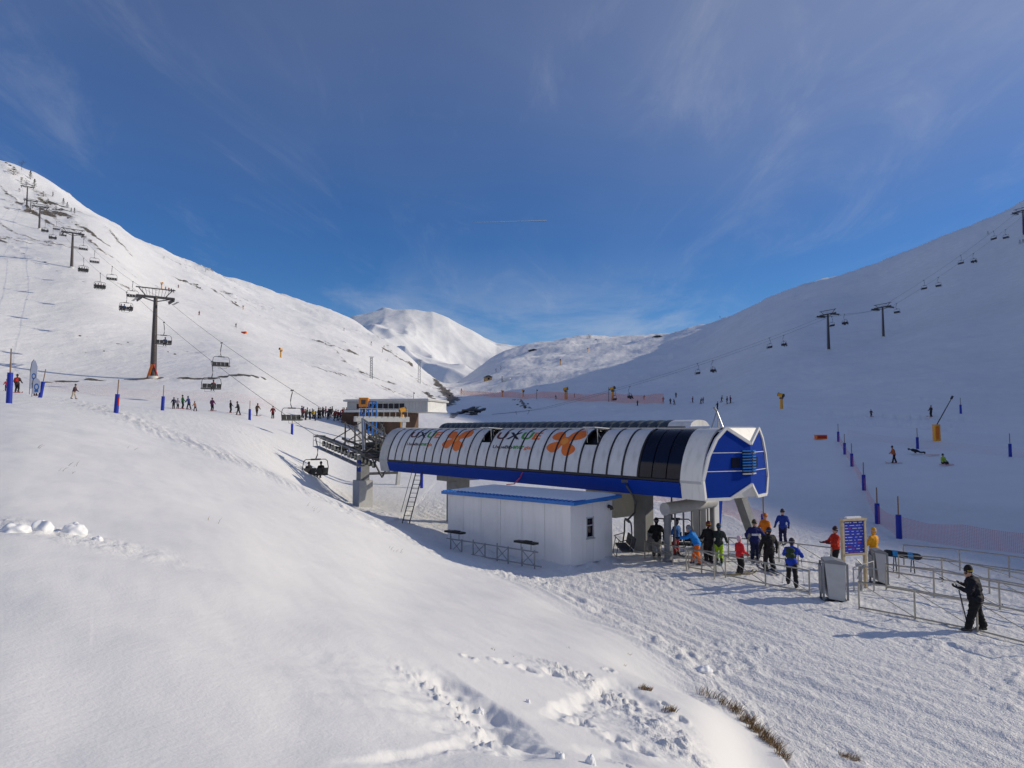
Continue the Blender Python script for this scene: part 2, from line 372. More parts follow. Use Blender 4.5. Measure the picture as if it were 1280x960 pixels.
# --- masks of the near ground: trampled flat, trail along the bank, piste
W = (slice(None), slice(0, JN))
xn, yn, rn, zn = X[W], Yg[W], RG[W], BASE[W]
TRAIL = along([(60,494),(130,512),(210,543),(300,577),(400,622),(480,655),(560,694),(640,718),(720,746),(800,786),(870,830),(930,880)])
dT, sT = seg_dist(TRAIL, xn, yn)
trail = np.exp(-(dT/(.8+.021*rn))**2)
dT2, _ = seg_dist(along([(300,540),(360,575),(430,618),(470,642)]), xn, yn)
trail = np.maximum(trail, .8*np.exp(-(dT2/1.6)**2))*sstep(95, 80, rn)
EDGE = along([(440,634),(500,664),(560,692),(640,716),(720,742),(800,782),(870,832),(925,878),(955,915),(990,965)])
dE, sE = seg_dist(EDGE, xn+.35*fbm(xn/1.5, yn/1.5, 3, 2), yn+.35*fbm(xn/1.5, yn/1.5, 3, 4))
ie = np.clip(np.searchsorted(-EDGE[:, 1], -yn)-1, 0, len(EDGE)-2)
xe = np.interp(yn.ravel(), EDGE[::-1, 1], EDGE[::-1, 0]).reshape(yn.shape)
sd_ = np.where(xn > xe, dE, -dE)
plateau = sstep(-.35, .45, sd_)*sstep(80, 58, rn)*sstep(-5.0, -5.45, zn)
piste = sstep(40, 60, rn)*.35
ch = np.clip(np.maximum(np.maximum(plateau, trail*.9), piste), 0, 1)*sstep(95, 85, rn)
dirx, diry = .45, -.89                                  # run of the ski tracks on the flat
ta = xn*dirx+yn*diry; tb = -xn*diry+yn*dirx
wv = 1.6*vnoise(xn/9, yn/9, 5)+.5*vnoise(xn/3, yn/3, 6)
tracks = fbm(tb/.36+wv, ta/7.5, 3, 11)*.045+ridged((xn*.2+yn*.98)/.7+wv, (xn*.98-yn*.2)/8, 2, 15)*.022+fbm(xn/5, yn/5, 2, 17)*.06
lumps = np.maximum(fbm(xn/.6, yn/.6, 4, 21, .55), -.12)*.065+np.maximum(fbm(xn/.21, yn/.21, 2, 31), 0)*.036
mixn = sstep(-.2, .5, fbm(xn/5.5, yn/5.5, 4, 41))
Z[W] += (ch+.7*trail)*(tracks*(1-.6*mixn)+lumps*(.12+.95*mixn))-.10*plateau
bank = (1-ch)*sstep(75, 45, rn)
Z[W] += bank*(fbm(xn/4.5, yn/3.0, 3, 51)*.06+fbm(xn/1.3+.5*yn/1.3, yn/1.0, 2, 53)*.010*sstep(2.5, 5, rn)+fbm(tb/.8, ta/3.0, 3, 57)*.010)
# broken crust, slab edges and footsteps on the shoulder of the bank
rough = np.zeros_like(xn)
def fault(px, depth, width, back, seed=1):
    """a slab edge: a sharp drop on the right of the line that eases back to the surface over 'back' metres"""
    P = along(px); w_ = window(P, back*2+.6); x, y = X[w_], Yg[w_]
    xw = x+.07*fbm(x/.4, y/.4, 3, seed)+.05*vnoise(x/1.1, y/1.1, seed+2); yw = y+.07*fbm(x/.4, y/.4, 3, seed+5)
    sd, s = seg_signed(P, xw, yw)
    L_ = np.hypot(np.diff(P[:, 0]), np.diff(P[:, 1])).sum(); endf = sstep(0, .3*L_, s)*sstep(L_, .7*L_, s)
    drop = sstep(-width*.3, width, sd)*np.exp(-np.maximum(sd, 0)/back)
    Z[w_] -= depth*endf*drop*(1+.5*fbm(x/.5, y/.5, 3, seed+9))
    Z[w_] += .05*depth/.15*endf*np.exp(-((sd-width*1.8)/(.6*width))**2)*np.maximum(fbm(x/.12, y/.12, 3, seed+11), 0)
fault([(540,825),(575,852),(620,880),(655,905),(690,935),(705,962)], .24, .34, .9, 61)
fault([(640,900),(680,888),(720,868),(770,840)], .16, .2, .6, 62)
fault([(380,962),(470,946),(560,925),(640,900)], .06, .10, .35, 64)
fault([(690,930),(760,935),(830,960)], .09, .25, .5, 66)
fault([(780,850),(840,890),(900,950)], .07, .22, .5, 67)
def dents(pts, dep, size):
    for k, (u, v) in enumerate(pts):
        p = hit(u, v); w_ = window([(p.x, p.y)], .9); x, y = X[w_], Yg[w_]
        x2 = x+.06*fbm(x/.2, y/.2, 3, k); y2 = y+.06*fbm(x/.2, y/.2, 3, k+50)
        w = size*(.8+.25*(k % 3)); d = np.hypot(x2-p.x, (y2-p.y)*.6)/w
        Z[w_] += -dep*sstep(1, .35, d)+.3*dep*np.exp(-((d-1.3)/.3)**2)
dents([(790,880),(812,905),(770,925),(830,880),(752,870),(800,940),(735,845),(850,900),(690,842),(762,838),(842,930),(724,905),(585,822),(625,828),(660,838),(705,835)], .09, .12)
dents([(430,640),(455,650),(475,660),(505,668),(530,680),(556,688),(590,700),(620,712),(655,722),(690,735),(722,750),(750,764),(785,782),(810,798),(840,815)], .055, .26)
P = along([(700,835),(760,870),(820,905),(860,945)]); d, s = seg_dist(P, xn, yn)
rough = np.exp(-(d/.6)**2)
p = hit(75, 668); rough = np.maximum(rough, np.exp(-(np.hypot((xn-p.x)/1.6, (yn-p.y)/.55))**2)*.8)
Z[W] += rough*(np.maximum(fbm(xn/.28, yn/.28, 4, 71), -.15)*.08)
churn = np.zeros_like(X); churn[W] = np.maximum(ch, rough*.7)
fault([(985,512),(1050,516),(1120,518),(1200,521),(1290,523)], .5, .7, 5.0, 68)
fault([(1290,545),(1200,540),(1100,532),(1000,528)], .35, .8, 4.0, 69)
# snow drifted against the hut
hx, hy = 2.58, 32.2; lx, ly = -.729, .685
w_ = window([(hx, hy), (hx+lx*8, hy+ly*8), (hx+ly*3.05, hy-lx*3.05)], 3.0); x_, y_ = X[w_]-hx, Yg[w_]-hy
ua, ub = x_*lx+y_*ly, x_*ly-y_*lx
do = np.maximum(np.maximum(-ua, ua-8), np.maximum(-ub, ub-3.05))
Z[w_] += .22*np.exp(-(np.maximum(do, 0)/.45)**2)*(.6+.6*fbm(X[w_]/.8, Yg[w_]/.8, 3, 131))
# hillsides
leftm = sstep(105, 190, RG)*sstep(.03, -.12, np.broadcast_to(np.tan(np.clip(PHI, -1.2, 1.2))[:, None], X.shape))
rightm = sstep(80, 200, RG)*(1-sstep(.03, -.12, np.broadcast_to(np.tan(np.clip(PHI, -1.2, 1.2))[:, None], X.shape)))
Z += leftm*(fbm(X/95, Yg/95, 4, 81, .42)*2.0*np.clip(RG/300, .4, 2.2)+ridged(X/60+.4*Yg/60, Yg/80, 3, 87, .4)*.6*np.clip(RG/250, .4, 2.5))
Z += rightm*(fbm(X/90, Yg/90, 5, 91)*1.9*np.clip(RG/300, .4, 2.5)+fbm(X/13, Yg/8, 3, 95)*.55+fbm(X/4, Yg/3, 2, 97)*.16)
Z += sstep(500, 800, RG)*ridged(X/190, Yg/190, 4, 99, .4)*2.2*sstep(1500, 900, RG)
# road cut across the foot of the left hill
# bare ground and rock showing through: strength painted where the photograph shows it, broken up by noise
rock = np.zeros_like(X)
def streak(px, width, amt=1.0):
    global rock
    P = along(px); w_ = window(P, width*5+2); d, s = seg_dist(P, X[w_], Yg[w_])
    w = width*(1+.7*fbm(s/9+3, s*0+px[0][0], 2, 5))
    rock[w_] = np.maximum(rock[w_], amt*np.exp(-(d/np.maximum(w, .05))**2))
streak([(50,478),(120,476),(187,474),(260,474),(330,474)], .6, 2.2)
streak([(45,412),(100,420),(150,430),(220,437),(262,443)], .9, .75)
streak([(262,443),(300,452),(330,462)], 1.0, .6)
streak([(0,232),(20,250),(35,262),(55,275),(85,292)], 1.6, .8)
streak([(0,205),(15,214),(35,226),(60,250),(85,270),(105,287)], 5.0, .62)
streak([(50,248),(75,264),(92,274)], 3.0, .75)
streak([(105,285),(125,300),(135,307)], 3.0, 1.0)
streak([(55,263),(85,283),(110,300),(130,318)], 2.2, .7)
streak([(135,350),(150,356),(180,366)], 2.0, .7)
streak([(0,278),(20,292),(45,300)], 1.6, .8)
streak([(0,300),(30,318),(60,330)], .9, .6)
streak([(15,320),(60,335),(105,352)], .8, .55)
streak([(135,285),(150,305),(165,320)], 3.0, .75)
streak([(222,350),(246,358),(252,362)], 3.0, 1.0)
streak([(265,362),(290,378),(295,382)], 2.5, .9)
streak([(200,380),(232,390),(262,408)], 1.0, .5)
streak([(390,424),(410,432),(440,440)], 4.0, .9)
streak([(405,425),(430,452),(450,465)], 2.0, .6)
streak([(430,458),(460,468),(500,476)], 2.0, .45)
streak([(545,475),(556,490),(566,500),(552,508)], 4.0, 1.4)
streak([(530,490),(545,500),(556,508)], 2.5, 1.1)
streak([(470,430),(500,448),(530,466)], 3.0, .5)
streak([(640,500),(655,508),(663,512)], 1.2, 1.0)
streak([(565,522),(580,515),(600,508)], 1.6, 1.0)
streak([(735,424),(760,420),(790,418)], 7.0, .8)
streak([(660,455),(690,448),(710,440)], 2.0, .35)
streak([(690,432),(730,428),(770,424)], 5.0, .7)
streak([(1040,497),(1090,494),(1140,497),(1180,500)], .35, .45)
cu_ = X*.55+Yg*.83; cv_ = X*.83-Yg*.55
rock += leftm*.78*sstep(.0, .5, fbm(cu_/48, cv_/9, 4, 111))*sstep(120, 190, RG)*(.35+.65*sstep(-.1, .4, fbm(X/80, Yg/80, 2, 117)))
rock += .22*sstep(500, 900, RG)*sstep(.2, .8, fbm(X/60, Yg/60, 4, 115))
rockn = fbm(X/6.5, Yg/6.5, 4, 121)
Z += np.clip(rock, 0, 1)*np.clip(rockn+.2, 0, 1)*.5*np.clip(RG/150, .5, 3)
rock = np.clip(rock, 0, 2.0)

def ground_material():
    m = bpy.data.materials.new('snow'); m.use_nodes = True; nt = m.node_tree; N = nt.nodes; L = nt.links
    b = N['Principled BSDF']; b.inputs['Roughness'].default_value = .55; b.inputs['Specular IOR Level'].default_value = .25
    tc = N.new('ShaderNodeTexCoord')
    def noise(scale, detail=4, rough=.55, mapping=None):
        n = N.new('ShaderNodeTexNoise'); n.inputs['Scale'].default_value = scale; n.inputs['Detail'].default_value = detail
        n.inputs['Roughness'].default_value = rough; src = tc.outputs['Object']
        if mapping:
            mp = N.new('ShaderNodeMapping'); mp.inputs['Rotation'].default_value = (0, 0, mapping[0]); mp.inputs['Scale'].default_value = mapping[1]
            L.new(src, mp.inputs[0]); src = mp.outputs[0]
        L.new(src, n.inputs['Vector']); return n.outputs['Fac']
    def mth(op, a, b_=None, clamp=False):
        n = N.new('ShaderNodeMath'); n.operation = op; n.use_clamp = clamp
        for i, q in ((0, a), (1, b_)):
            if q is None: continue
            if isinstance(q, (int, float)): n.inputs[i].default_value = q
            else: L.new(q, n.inputs[i])
        return n.outputs[0]
    def rng(x, lo, hi, a=0, c=1):
        n = N.new('ShaderNodeMapRange'); n.interpolation_type = 'SMOOTHSTEP'; L.new(x, n.inputs[0])
        for i, q in ((1, lo), (2, hi), (3, a), (4, c)): n.inputs[i].default_value = q
        return n.outputs[0]
    at_r = N.new('ShaderNodeAttribute'); at_r.attribute_name = 'rock'
    at_c = N.new('ShaderNodeAttribute'); at_c.attribute_name = 'churn'
    # base snow with faint tone changes
    tone = mth('MULTIPLY', rng(noise(.35, 3), .3, .7, .97, 1.0), rng(noise(.03, 6, .65), .3, .7, .93, 1.0))
    snowc = N.new('ShaderNodeMix'); snowc.data_type = 'RGBA'; snowc.blend_type = 'MULTIPLY'; snowc.inputs['Factor'].default_value = 1
    snowc.inputs['A'].default_value = (.865, .865, .86, 1); L.new(tone, snowc.inputs['B'])
    rk = N.new('ShaderNodeMix'); rk.data_type = 'RGBA'; L.new(rng(noise(.9, 3), .35, .65), rk.inputs['Factor'])
    rk.inputs['A'].default_value = (.055, .05, .04, 1); rk.inputs['B'].default_value = (.20, .165, .12, 1)
    br = mth('ADD', mth('MULTIPLY', noise(.45, 6, .7), .75), mth('MULTIPLY', noise(2.2, 5, .65), .35))
    # patch where (attribute + noise) passes a threshold
    mask = rng(mth('ADD', mth('MULTIPLY', at_r.outputs['Fac'], .42), br), .83, .93)
    mask = mth('MULTIPLY', mask, rng(at_r.outputs['Fac'], .1, .3))
    mc = N.new('ShaderNodeMix'); mc.data_type = 'RGBA'; L.new(mask, mc.inputs['Factor'])
    L.new(snowc.outputs['Result'], mc.inputs['A']); L.new(rk.outputs['Result'], mc.inputs['B'])
    L.new(mc.outputs['Result'], b.inputs['Base Color'])
    # relief: fine grain everywhere, chopped crust where it was skied, wind ripples on the hills
    fine = mth('ADD', mth('MULTIPLY', noise(24, 3, .7), .006), mth('MULTIPLY', noise(4, 3, .6, (R(-40), (2.4, .5, 1))), .005))
    chop = mth('MULTIPLY', mth('ADD', mth('MULTIPLY', noise(6, 4, .7), .085), mth('MULTIPLY', noise(1, 5, .6, (R(-63), (3.2, .35, 1))), .07)), at_c.outputs['Fac'])
    hill = mth('MULTIPLY', noise(.11, 6, .6), .55)
    rip = mth('MULTIPLY', noise(.5, 4, .6, (R(25), (1, .3, 1))), .20)
    cd = N.new('ShaderNodeVectorMath'); cd.operation = 'LENGTH'; L.new(tc.outputs['Object'], cd.inputs[0])
    far = rng(cd.outputs['Value'], 70, 160)
    ht = mth('ADD', mth('ADD', fine, chop), mth('MULTIPLY', mth('ADD', hill, rip), far))
    bp = N.new('ShaderNodeBump'); bp.inputs['Strength'].default_value = 1.0; bp.inputs['Distance'].default_value = 1.0
    L.new(ht, bp.inputs['Height']); L.new(bp.outputs[0], b.inputs['Normal'])
    return m
SNOW = ground_material()
def grid_mesh(name, X, Y, Z, attrs, closed=False):
    n, k = X.shape; co = np.stack([X, Y, Z], -1).reshape(-1, 3).astype(np.float32)
    i = np.arange(n-1)[:, None]*k+np.arange(k-1)[None, :]
    q = np.stack([i, i+1, i+k+1, i+k], -1).reshape(-1, 4).astype(np.int32)
    # orientation upwards
    a, b_, c_ = co[q[0][0]], co[q[0][1]], co[q[0][2]]
    if np.cross(b_-a, c_-a)[2] < 0: q = q[:, ::-1].copy()
    me = bpy.data.meshes.new(name); me.vertices.add(len(co)); me.vertices.foreach_set('co', co.ravel())
    me.loops.add(q.size); me.loops.foreach_set('vertex_index', q.ravel())
    me.polygons.add(len(q)); me.polygons.foreach_set('loop_start', np.arange(0, q.size, 4, dtype=np.int32))
    me.polygons.foreach_set('loop_total', np.full(len(q), 4, np.int32))
    me.polygons.foreach_set('use_smooth', np.ones(len(q), bool))
    for an, av in attrs.items():
        A = me.attributes.new(an, 'FLOAT', 'POINT'); A.data.foreach_set('value', av.ravel().astype(np.float32))
    me.update(); me.materials.append(SNOW); return me
tag(put('snow_ground', grid_mesh('snow_ground', X, Yg, Z, {'rock': rock, 'churn': churn})), 'snow covered valley floor, bank and hillsides', kind='structure')
# the small disc under the camera
mb = MB()
ring = [(x, y, z) for x, y, z in zip(X[:-1:6, 0], Yg[:-1:6, 0], Z[:-1:6, 0])]
mb.add(ring+[(0, 0, -1.7)], [(k, (k+1) % len(ring), len(ring)) for k in range(len(ring))])
tag(mb.build('snow_underfoot', SNOW), 'snow underfoot', kind='structure')

# far mountain
def far_mountain():
    us = np.linspace(330, 760, 330); ys = np.linspace(1150, 3300, 300)
    a = (us-640)/FPX
    ridge_u = [330,400,425,440,460,480,505,540,560,580,600,620,640,680,720,760]
    ridge_v = [425,410,401,396,391,388,387,389,396,407,418,431,437,440,446,452]
    er = np.array([e_of_v(v) for v in np.interp(us, ridge_u, ridge_v)])
    yr = 2600.0
    A, YY = np.meshgrid(a, ys, indexing='ij'); XX = A*YY
    t = (YY-1150)/(yr-1150)
    e0 = 0.035
    E = e0+(er[:, None]-e0)*np.where(t < 1, .35*t+.65*t*t, 1-.35*(t-1)**1)
    ZZ = E*YY
    am = sstep(.05, .5, t)*sstep(1.5, 1.0, t)
    n = ridged(XX/520+YY/1400, YY/1500-XX/2500, 4, 201, .36)
    fade = 1-.93*np.exp(-((t-1)/.22)**2)
    ZZ += am*fade*(n*95-40)+am*fbm(XX/90, YY/90, 3, 211, .4)*4
    rk = sstep(.45, .95, t)*(.75+.8*fbm(XX/120, YY/160, 3, 221))*sstep(1.2, 1.05, t)
    rk = np.clip(rk*sstep(.3, .9, n)+.3*sstep(.3, .9, fbm(XX/200, YY/200, 3, 223))*am, 0, 1)*.55
    o = put('far_mountain', grid_mesh('far_mountain', XX, YY, ZZ, {'rock': rk, 'churn': rk*0}))
    tag(o, 'distant snowy mountain peak with rocky gullies', kind='structure')
far_mountain()

# ---------------------------------------------------------------- common materials
M_WHITE = mat('white_panel', (.66,.68,.70), .42, var=.05, scale=2, dirt=(.44,.44,.44,.3), each=.10, streak=(.40,.40,.39,.45))
M_SHELL = mat('shell_white', (.74,.74,.71), .38, var=.04, scale=1.5, dirt=(.5,.5,.47,.35), streak=(.45,.44,.40,.35))
M_BLUE = mat('blue_sheet', (.001,.034,.29), .40, var=.08, scale=1.2, dirt=(.004,.035,.24,.35), spec=.16)
M_BLUE2 = mat('blue_roof', (.015,.16,.52), .4, var=.08, scale=3)
M_BLACK = mat('black_rubber', (.012,.012,.014), .55, var=.2)
M_DARK = mat('dark_interior', (.012,.013,.02), .6, var=.3, scale=2)
M_GLASS = mat('dark_glass', (.006,.007,.02), .08, var=.3, scale=1.5, spec=.25)
M_STEEL = mat('galvanised', (.36,.37,.38), .42, .75, var=.14, scale=9)
M_STEELD = mat('dark_steel', (.07,.072,.075), .5, .5, var=.25, scale=5)
M_GREY = mat('grey_paint', (.22,.23,.24), .5, var=.12, scale=3)
M_LGREY = mat('light_grey', (.46,.47,.47), .5, var=.1, scale=3, dirt=(.25,.25,.24,.4))
M_ROOFT = mat('corrugated_roof', (.045,.065,.085), .5, .1, var=.15, scale=2)
M_ORANGE = mat('orange_print', (.72,.16,.012), .5, var=.12, scale=3)
M_ORANGE2 = mat('orange_print_centre', (.78,.28,.04), .5, var=.1, scale=3)
M_GREEN = mat('green_print', (.06,.26,.03), .5, var=.1)
M_MAROON = mat('maroon_print', (.10,.018,.02), .5, var=.1)
M_INK = mat('black_print', (.012,.010,.012), .5, var=.1)
M_RED = mat('red_paint', (.5,.02,.012), .5)
M_YEL = mat('snow_gun_yellow', (.80,.36,.01), .45, var=.1)
M_WOOD = mat('wood', (.30,.20,.10), .7, var=.3, scale=8, bump=.3)
M_PALEW = mat('pale_wood', (.52,.42,.26), .65, var=.2, scale=7, bump=.2)
M_SNOWCAP = mat('loose_snow', (.84,.855,.875), .6, var=.02, scale=4, bump=.5, spec=.25)
M_BEIGE = mat('beige_steel', (.52,.49,.38), .5, var=.08, scale=3, dirt=(.3,.28,.2,.4))
M_CONC = mat('white_concrete', (.66,.66,.62), .7, var=.1, scale=3, bump=.2, dirt=(.4,.4,.38,.5))

# ---------------------------------------------------------------- lift station (local x: across, y: away along the line, z: up from the snow)
AXA = R(38.0)
SDIR = Vector((-math.sin(AXA), math.cos(AXA), 0)); SPER = Vector((math.cos(AXA), math.sin(AXA), 0))
SC0 = Vector((10.06, 32.5, -6.1))
def stw(l, s, zw):
    """station coordinates to world; zw is the world height"""
    p = SC0+SPER*l+SDIR*s; return Vector((p.x, p.y, zw))
ZO = 6.1
PROF = [(-.95,0),(-1.30,-.10),(-1.62,-.34),(-1.88,-.68),(-2.10,-1.08),(-2.26,-1.52),(-2.36,-1.95),(-2.40,-2.25)]
def catmull(P, n):
    P = [Vector(p) for p in P]; Q = [P[0]*2-P[1]]+P+[P[-1]*2-P[-2]]; out = []
    for i in range(len(P)-1):
        a, b, c, d = Q[i:i+4]
        for k in range(n):
            t = k/n; out.append(.5*((2*b)+(c-a)*t+(2*a-5*b+4*c-d)*t*t+(3*b-a-3*c+d)*t**3))
    out.append(P[-1]); return out
PR = catmull(PROF, 4)
PL = [0.0]
for a_, b_ in zip(PR[:-1], PR[1:]): PL.append(PL[-1]+(b_-a_).length)
PLEN = PL[-1]
def prof(w, off=0.0):
    """point of the shell at fraction w down the side (0 top, 1 bottom), moved out by off"""
    t = max(0, min(1, w))*PLEN; i = 0
    while i < len(PL)-2 and PL[i+1] < t: i += 1
    k = (t-PL[i])/(PL[i+1]-PL[i]); p = PR[i].lerp(PR[i+1], k); d = (PR[i+1]-PR[i]).normalized()
    n = Vector((d.y, -d.x))
    if n.x > 0: n = -n
    return p+n*off
def shell_strip(mb, s0, s1, w0, w1, o0, o1, n=12, mi=0, side=1):
    """closed curved plate on the shell between offsets o0 (inner) and o1 (outer)"""
    vs = []; fs = []
    for i in range(n+1):
        w = w0+(w1-w0)*i/n
        a = prof(w, o0); b = prof(w, o1)
        for (p, s) in ((a, s0), (b, s0), (b, s1), (a, s1)): vs.append((side*p.x, s, p.y+ZO))
    for i in range(n):
        for k in range(4): fs.append((i*4+k, i*4+(k+1)%4, (i+1)*4+(k+1)%4, (i+1)*4+k))
    fs.append((0,1,2,3)); fs.append(tuple(n*4+k for k in (3,2,1,0)))
    mb.add(vs, fs, mi, True); return mb
def autosmooth(me, ang=40):
    try:
        me.set_sharp_from_angle(angle=R(ang))
    except Exception: pass
def build_station():
    T = thing('lift_station', SC0, AXA, 'long blue and white chairlift station with curved panelled sides and orange flower prints', 'lift station')
    def P(name, mb, m, parent=T, loc=None):
        o = mb.build(name, m, parent, loc); autosmooth(o.data); return o
    S0, S1, NP = 3.68, 28.0, 24
    dp = (S1-S0)/NP
    # inner dark body, so that hatches and glass look into something
    mb = MB()
    poly = [(p.x+.22, p.y-.12+ZO) for p in (prof(i/10) for i in range(11))]
    poly = poly+[(-x, z) for x, z in reversed(poly)]
    mb.prism(poly, .5, 28.6, 1); P('inner_hall', mb, M_DARK)
    # side panels, left (seen) and right
    pm = shell_strip(MB(), 0, dp-.11, .02, .985, -.02, .03).mesh('panel', [M_WHITE]); autosmooth(pm)
    lower = shell_strip(MB(), 0, dp-.11, .47, .985, -.02, .03).mesh('panel', [M_WHITE]); autosmooth(lower)
    rm = shell_strip(MB(), 0, dp-.11, .02, .985, -.02, .03, side=-1).mesh('panel', [M_WHITE]); autosmooth(rm)
    ribm = shell_strip(MB(), -.055, .055, 0, 1, -.02, .055).mesh('rib', [M_BLACK]); autosmooth(ribm)
    hatches = (3, 12)
    for i in range(NP):
        s = S0+i*dp
        put('panel', lower if i in hatches else pm, T, (0, s+.055, 0)); put('panel', rm, T, (0, s+.055, 0))
        put('rib', ribm, T, (0, s, 0))
    put('rib', ribm, T, (0, S1, 0))
    for i in hatches:                                    # roof hatches propped open
        s = S0+i*dp+.055; q = prof(.05)
        mb = MB(); mb.prism([(q.x+.02, q.y+ZO+.05),(q.x-1.05, q.y+ZO+.12),(q.x-1.05, q.y+ZO+.16),(q.x+.02, q.y+ZO+.10)], s, s+dp-.1, 1)
        h = P('hatch', mb, M_WHITE)
        for k in (s+.05, s+dp-.2): P('strut', MB().tube((q.x-.85, k, q.y+ZO+.1), (prof(.42).x, k, prof(.42).y+ZO), .02, n=5), M_STEEL, h)
        mb = MB()
        mb.tube((prof(.3, -.03).x, s+.1, prof(.3).y+ZO), (prof(.1, -.03).x, s+dp-.2, prof(.1).y+ZO), .03, n=5)
        P('strut', mb, M_STEEL, h)
    # dark glazed bay next to the white end
    for i in range(3):
        a = 1.17+i*(S0-1.17)/3
        P('glass_pane', shell_strip(MB(), a+.03, a+(S0-1.17)/3-.03, .02, .985, 0, .02), M_GLASS)
    mb = MB()
    for a, b in (((.1, 1.3), (.55, 3.5)), ((.1, 3.5), (.55, 1.3)), ((.55, 1.3), (.9, 3.4)), ((.3, 1.2), (.3, 3.6))):
        p, q = prof(a[0], -.06), prof(b[0], -.06)
        mb.tube((p.x, a[1], p.y+ZO), (q.x, b[1], q.y+ZO), .035, n=6)
    P('bracing', mb, M_BLUE)
    # black seam, blue skirt band with its ledge
    for sd in (-1, 1):
        mb = MB(); mb.prism([(sd*2.42,-2.21+ZO),(sd*2.46,-2.24+ZO),(sd*2.46,-2.33+ZO),(sd*2.40,-2.34+ZO)], 1.17, 28.0, 1); P('seam', mb, M_BLACK)
        mb = MB(); mb.prism([(sd*2.36,-2.345+ZO),(sd*2.50,-2.36+ZO),(sd*2.49,-2.47+ZO),(sd*2.27,-3.05+ZO),(sd*2.20,-3.05+ZO),(sd*2.2,-2.5+ZO)], 1.172, 28.0, 1)
        P('skirt_band', mb, M_BLUE)
    mb = MB(); mb.box((0, 14.6, -3.0+ZO), (4.38, 26.8, .07)); P('soffit', mb, M_BEIGE)
    # roof: flat deck, gutter edges, far corrugated hood made of single sheets
    mb = MB(); mb.box((0, 14.4, ZO+.02), (1.94, 27.6, .06)); mb.box((-.98, 14.4, ZO+.03), (.10, 27.6, .10)); P('roof_deck', mb, M_LGREY)
    tm = MB(); pts = catmull([(.0,.04),(.16,.24),(.6,.36),(1.2,.30),(1.5,.06)], 3); vs = []; fs = []
    prof_t = [(-.27,0),(-.23,.06),(-.12,.10),(0,.11),(.12,.10),(.23,.06),(.27,0)]
    for p in pts:
        for (t, h) in prof_t: vs.append((p.x, t, p.y+h+ZO))
    for i in range(len(pts)-1):
        for k in range(len(prof_t)-1):
            b0 = i*len(prof_t)+k; fs.append((b0, b0+1, b0+1+len(prof_t), b0+len(prof_t)))
    tm.add(vs, fs, 0, True); tme = tm.mesh('roof_sheet', [M_ROOFT])
    for i in range(32): put('roof_sheet', tme, T, (0, 4.2+i*.66, 0))
    mb = MB(); mb.prism([(p.x, p.y+ZO-.02) for p in pts], 3.9, 25.0, 1); P('hood_deck', mb, M_GREY)
    mb = MB(); mb.prism([(p.x, p.y+ZO+.1) for p in pts], 2.5, 3.88, 1); P('hood_end', mb, M_SHELL)
    mb = MB()
    for a in ((-.35,0),(.35,.12),(0,-.4)): mb.tube((.1+a[0], 1.1+a[1], ZO+.03), (.1, 1.05, ZO+.86), .035, .025, n=6)
    mb.tube((.1, 1.05, ZO+.84), (-.1, 1.05, ZO+1.0), .05, n=6); P('tripod_mast', mb, M_STEEL)
    # near end: white hood, folded blue end wall in a white frame
    for sd in (1, -1):
        mb = MB(); shell_strip(mb, .02, 1.17, 0, 1, -.02, .07, 16, 0, sd)
        mb.prism([(sd*-2.46,-2.25+ZO),(sd*-2.38,-2.25+ZO),(sd*-2.26,-3.06+ZO),(sd*-2.34,-3.06+ZO)], .02, 1.17, 1)
        P('end_hood', mb, M_SHELL)
        mb = MB(); mb.prism([(sd*-2.465,-2.22+ZO),(sd*-2.40,-2.22+ZO),(sd*-2.40,-2.36+ZO),(sd*-2.47,-2.36+ZO)], .015, 1.175, 1); P('seam', mb, M_LGREY)
    mb = MB(); mb.box((0, .62, ZO+.04), (1.94, 1.1, .08)); P('end_roof', mb, M_SHELL)
    F = {'pk':(1.22,-.36,.06),'sh':(1.72,-.22,-.42),'sh2':(2.12,-.1,-1.15),'bu':(2.42,0,-2.2),'bo':(2.28,0,-3.02),'nt':(1.02,-.36,-3.02),'rb':(0,-.76,-2.42),'rt':(0,-.76,-.64)}
    for sd in (-1, 1):
        order = ['pk','sh','sh2','bu','bo','nt','rb','rt']
        pts3 = [Vector((sd*F[k][0], F[k][1], F[k][2]+ZO)) for k in order]
        mb = MB(); c = sum(pts3, Vector())/len(pts3)
        back = [p+Vector((0, .12, 0)) for p in pts3]; n = len(pts3)
        mb.add(pts3+back, [tuple(range(n)), tuple(range(2*n-1, n-1, -1))]+[(k, n+k, n+(k+1)%n, (k+1)%n) for k in range(n)])
        w = P('end_wall', mb, M_BLUE)
        out = Vector((0, -.02, 0))
        mb = MB()
        for a, b in zip(pts3[:-2], pts3[1:-1]): mb.bar(a+out, b+out, .11, .13)
        mb.bar(pts3[-1]+out, pts3[0]+out, .11, .13)
        P('white_frame', mb, M_SHELL)
        def on(l, z):                                   # point on the folded wall
            t = abs(l); y = -.76+(.40)*min(t/1.22, 1)+(.36)*max(0, (t-1.22)/1.2); return Vector((sd*t, y-.012, z+ZO))
        for z in (-1.02, -1.82):
            P('wall_seam', MB().bar(on(.05, z), on(1.22, z), .012, .03), M_SHELL, w)
            P('wall_seam', MB().bar(on(1.22, z), on(2.0 if z > -1.5 else 2.25, z), .012, .03), M_SHELL, w)
        lv = P('louvre', MB().bar(on(.06, -1.45)+out*.6, on(.46, -1.45)+out*.6, .03, 1.06), M_DARK)
        for k in range(9):
            mb = MB(); z = -1.95+k*.125
            mb.bar(on(.04, z)+out*3, on(.48, z)+out*3, .07, .055); P('slat', mb, M_BLUE2 if k else M_LGREY, lv)
        P('window', MB().bar(on(.54, -1.46)+out*.4, on(.98, -1.46)+out*.4, .025, .44), M_GLASS)
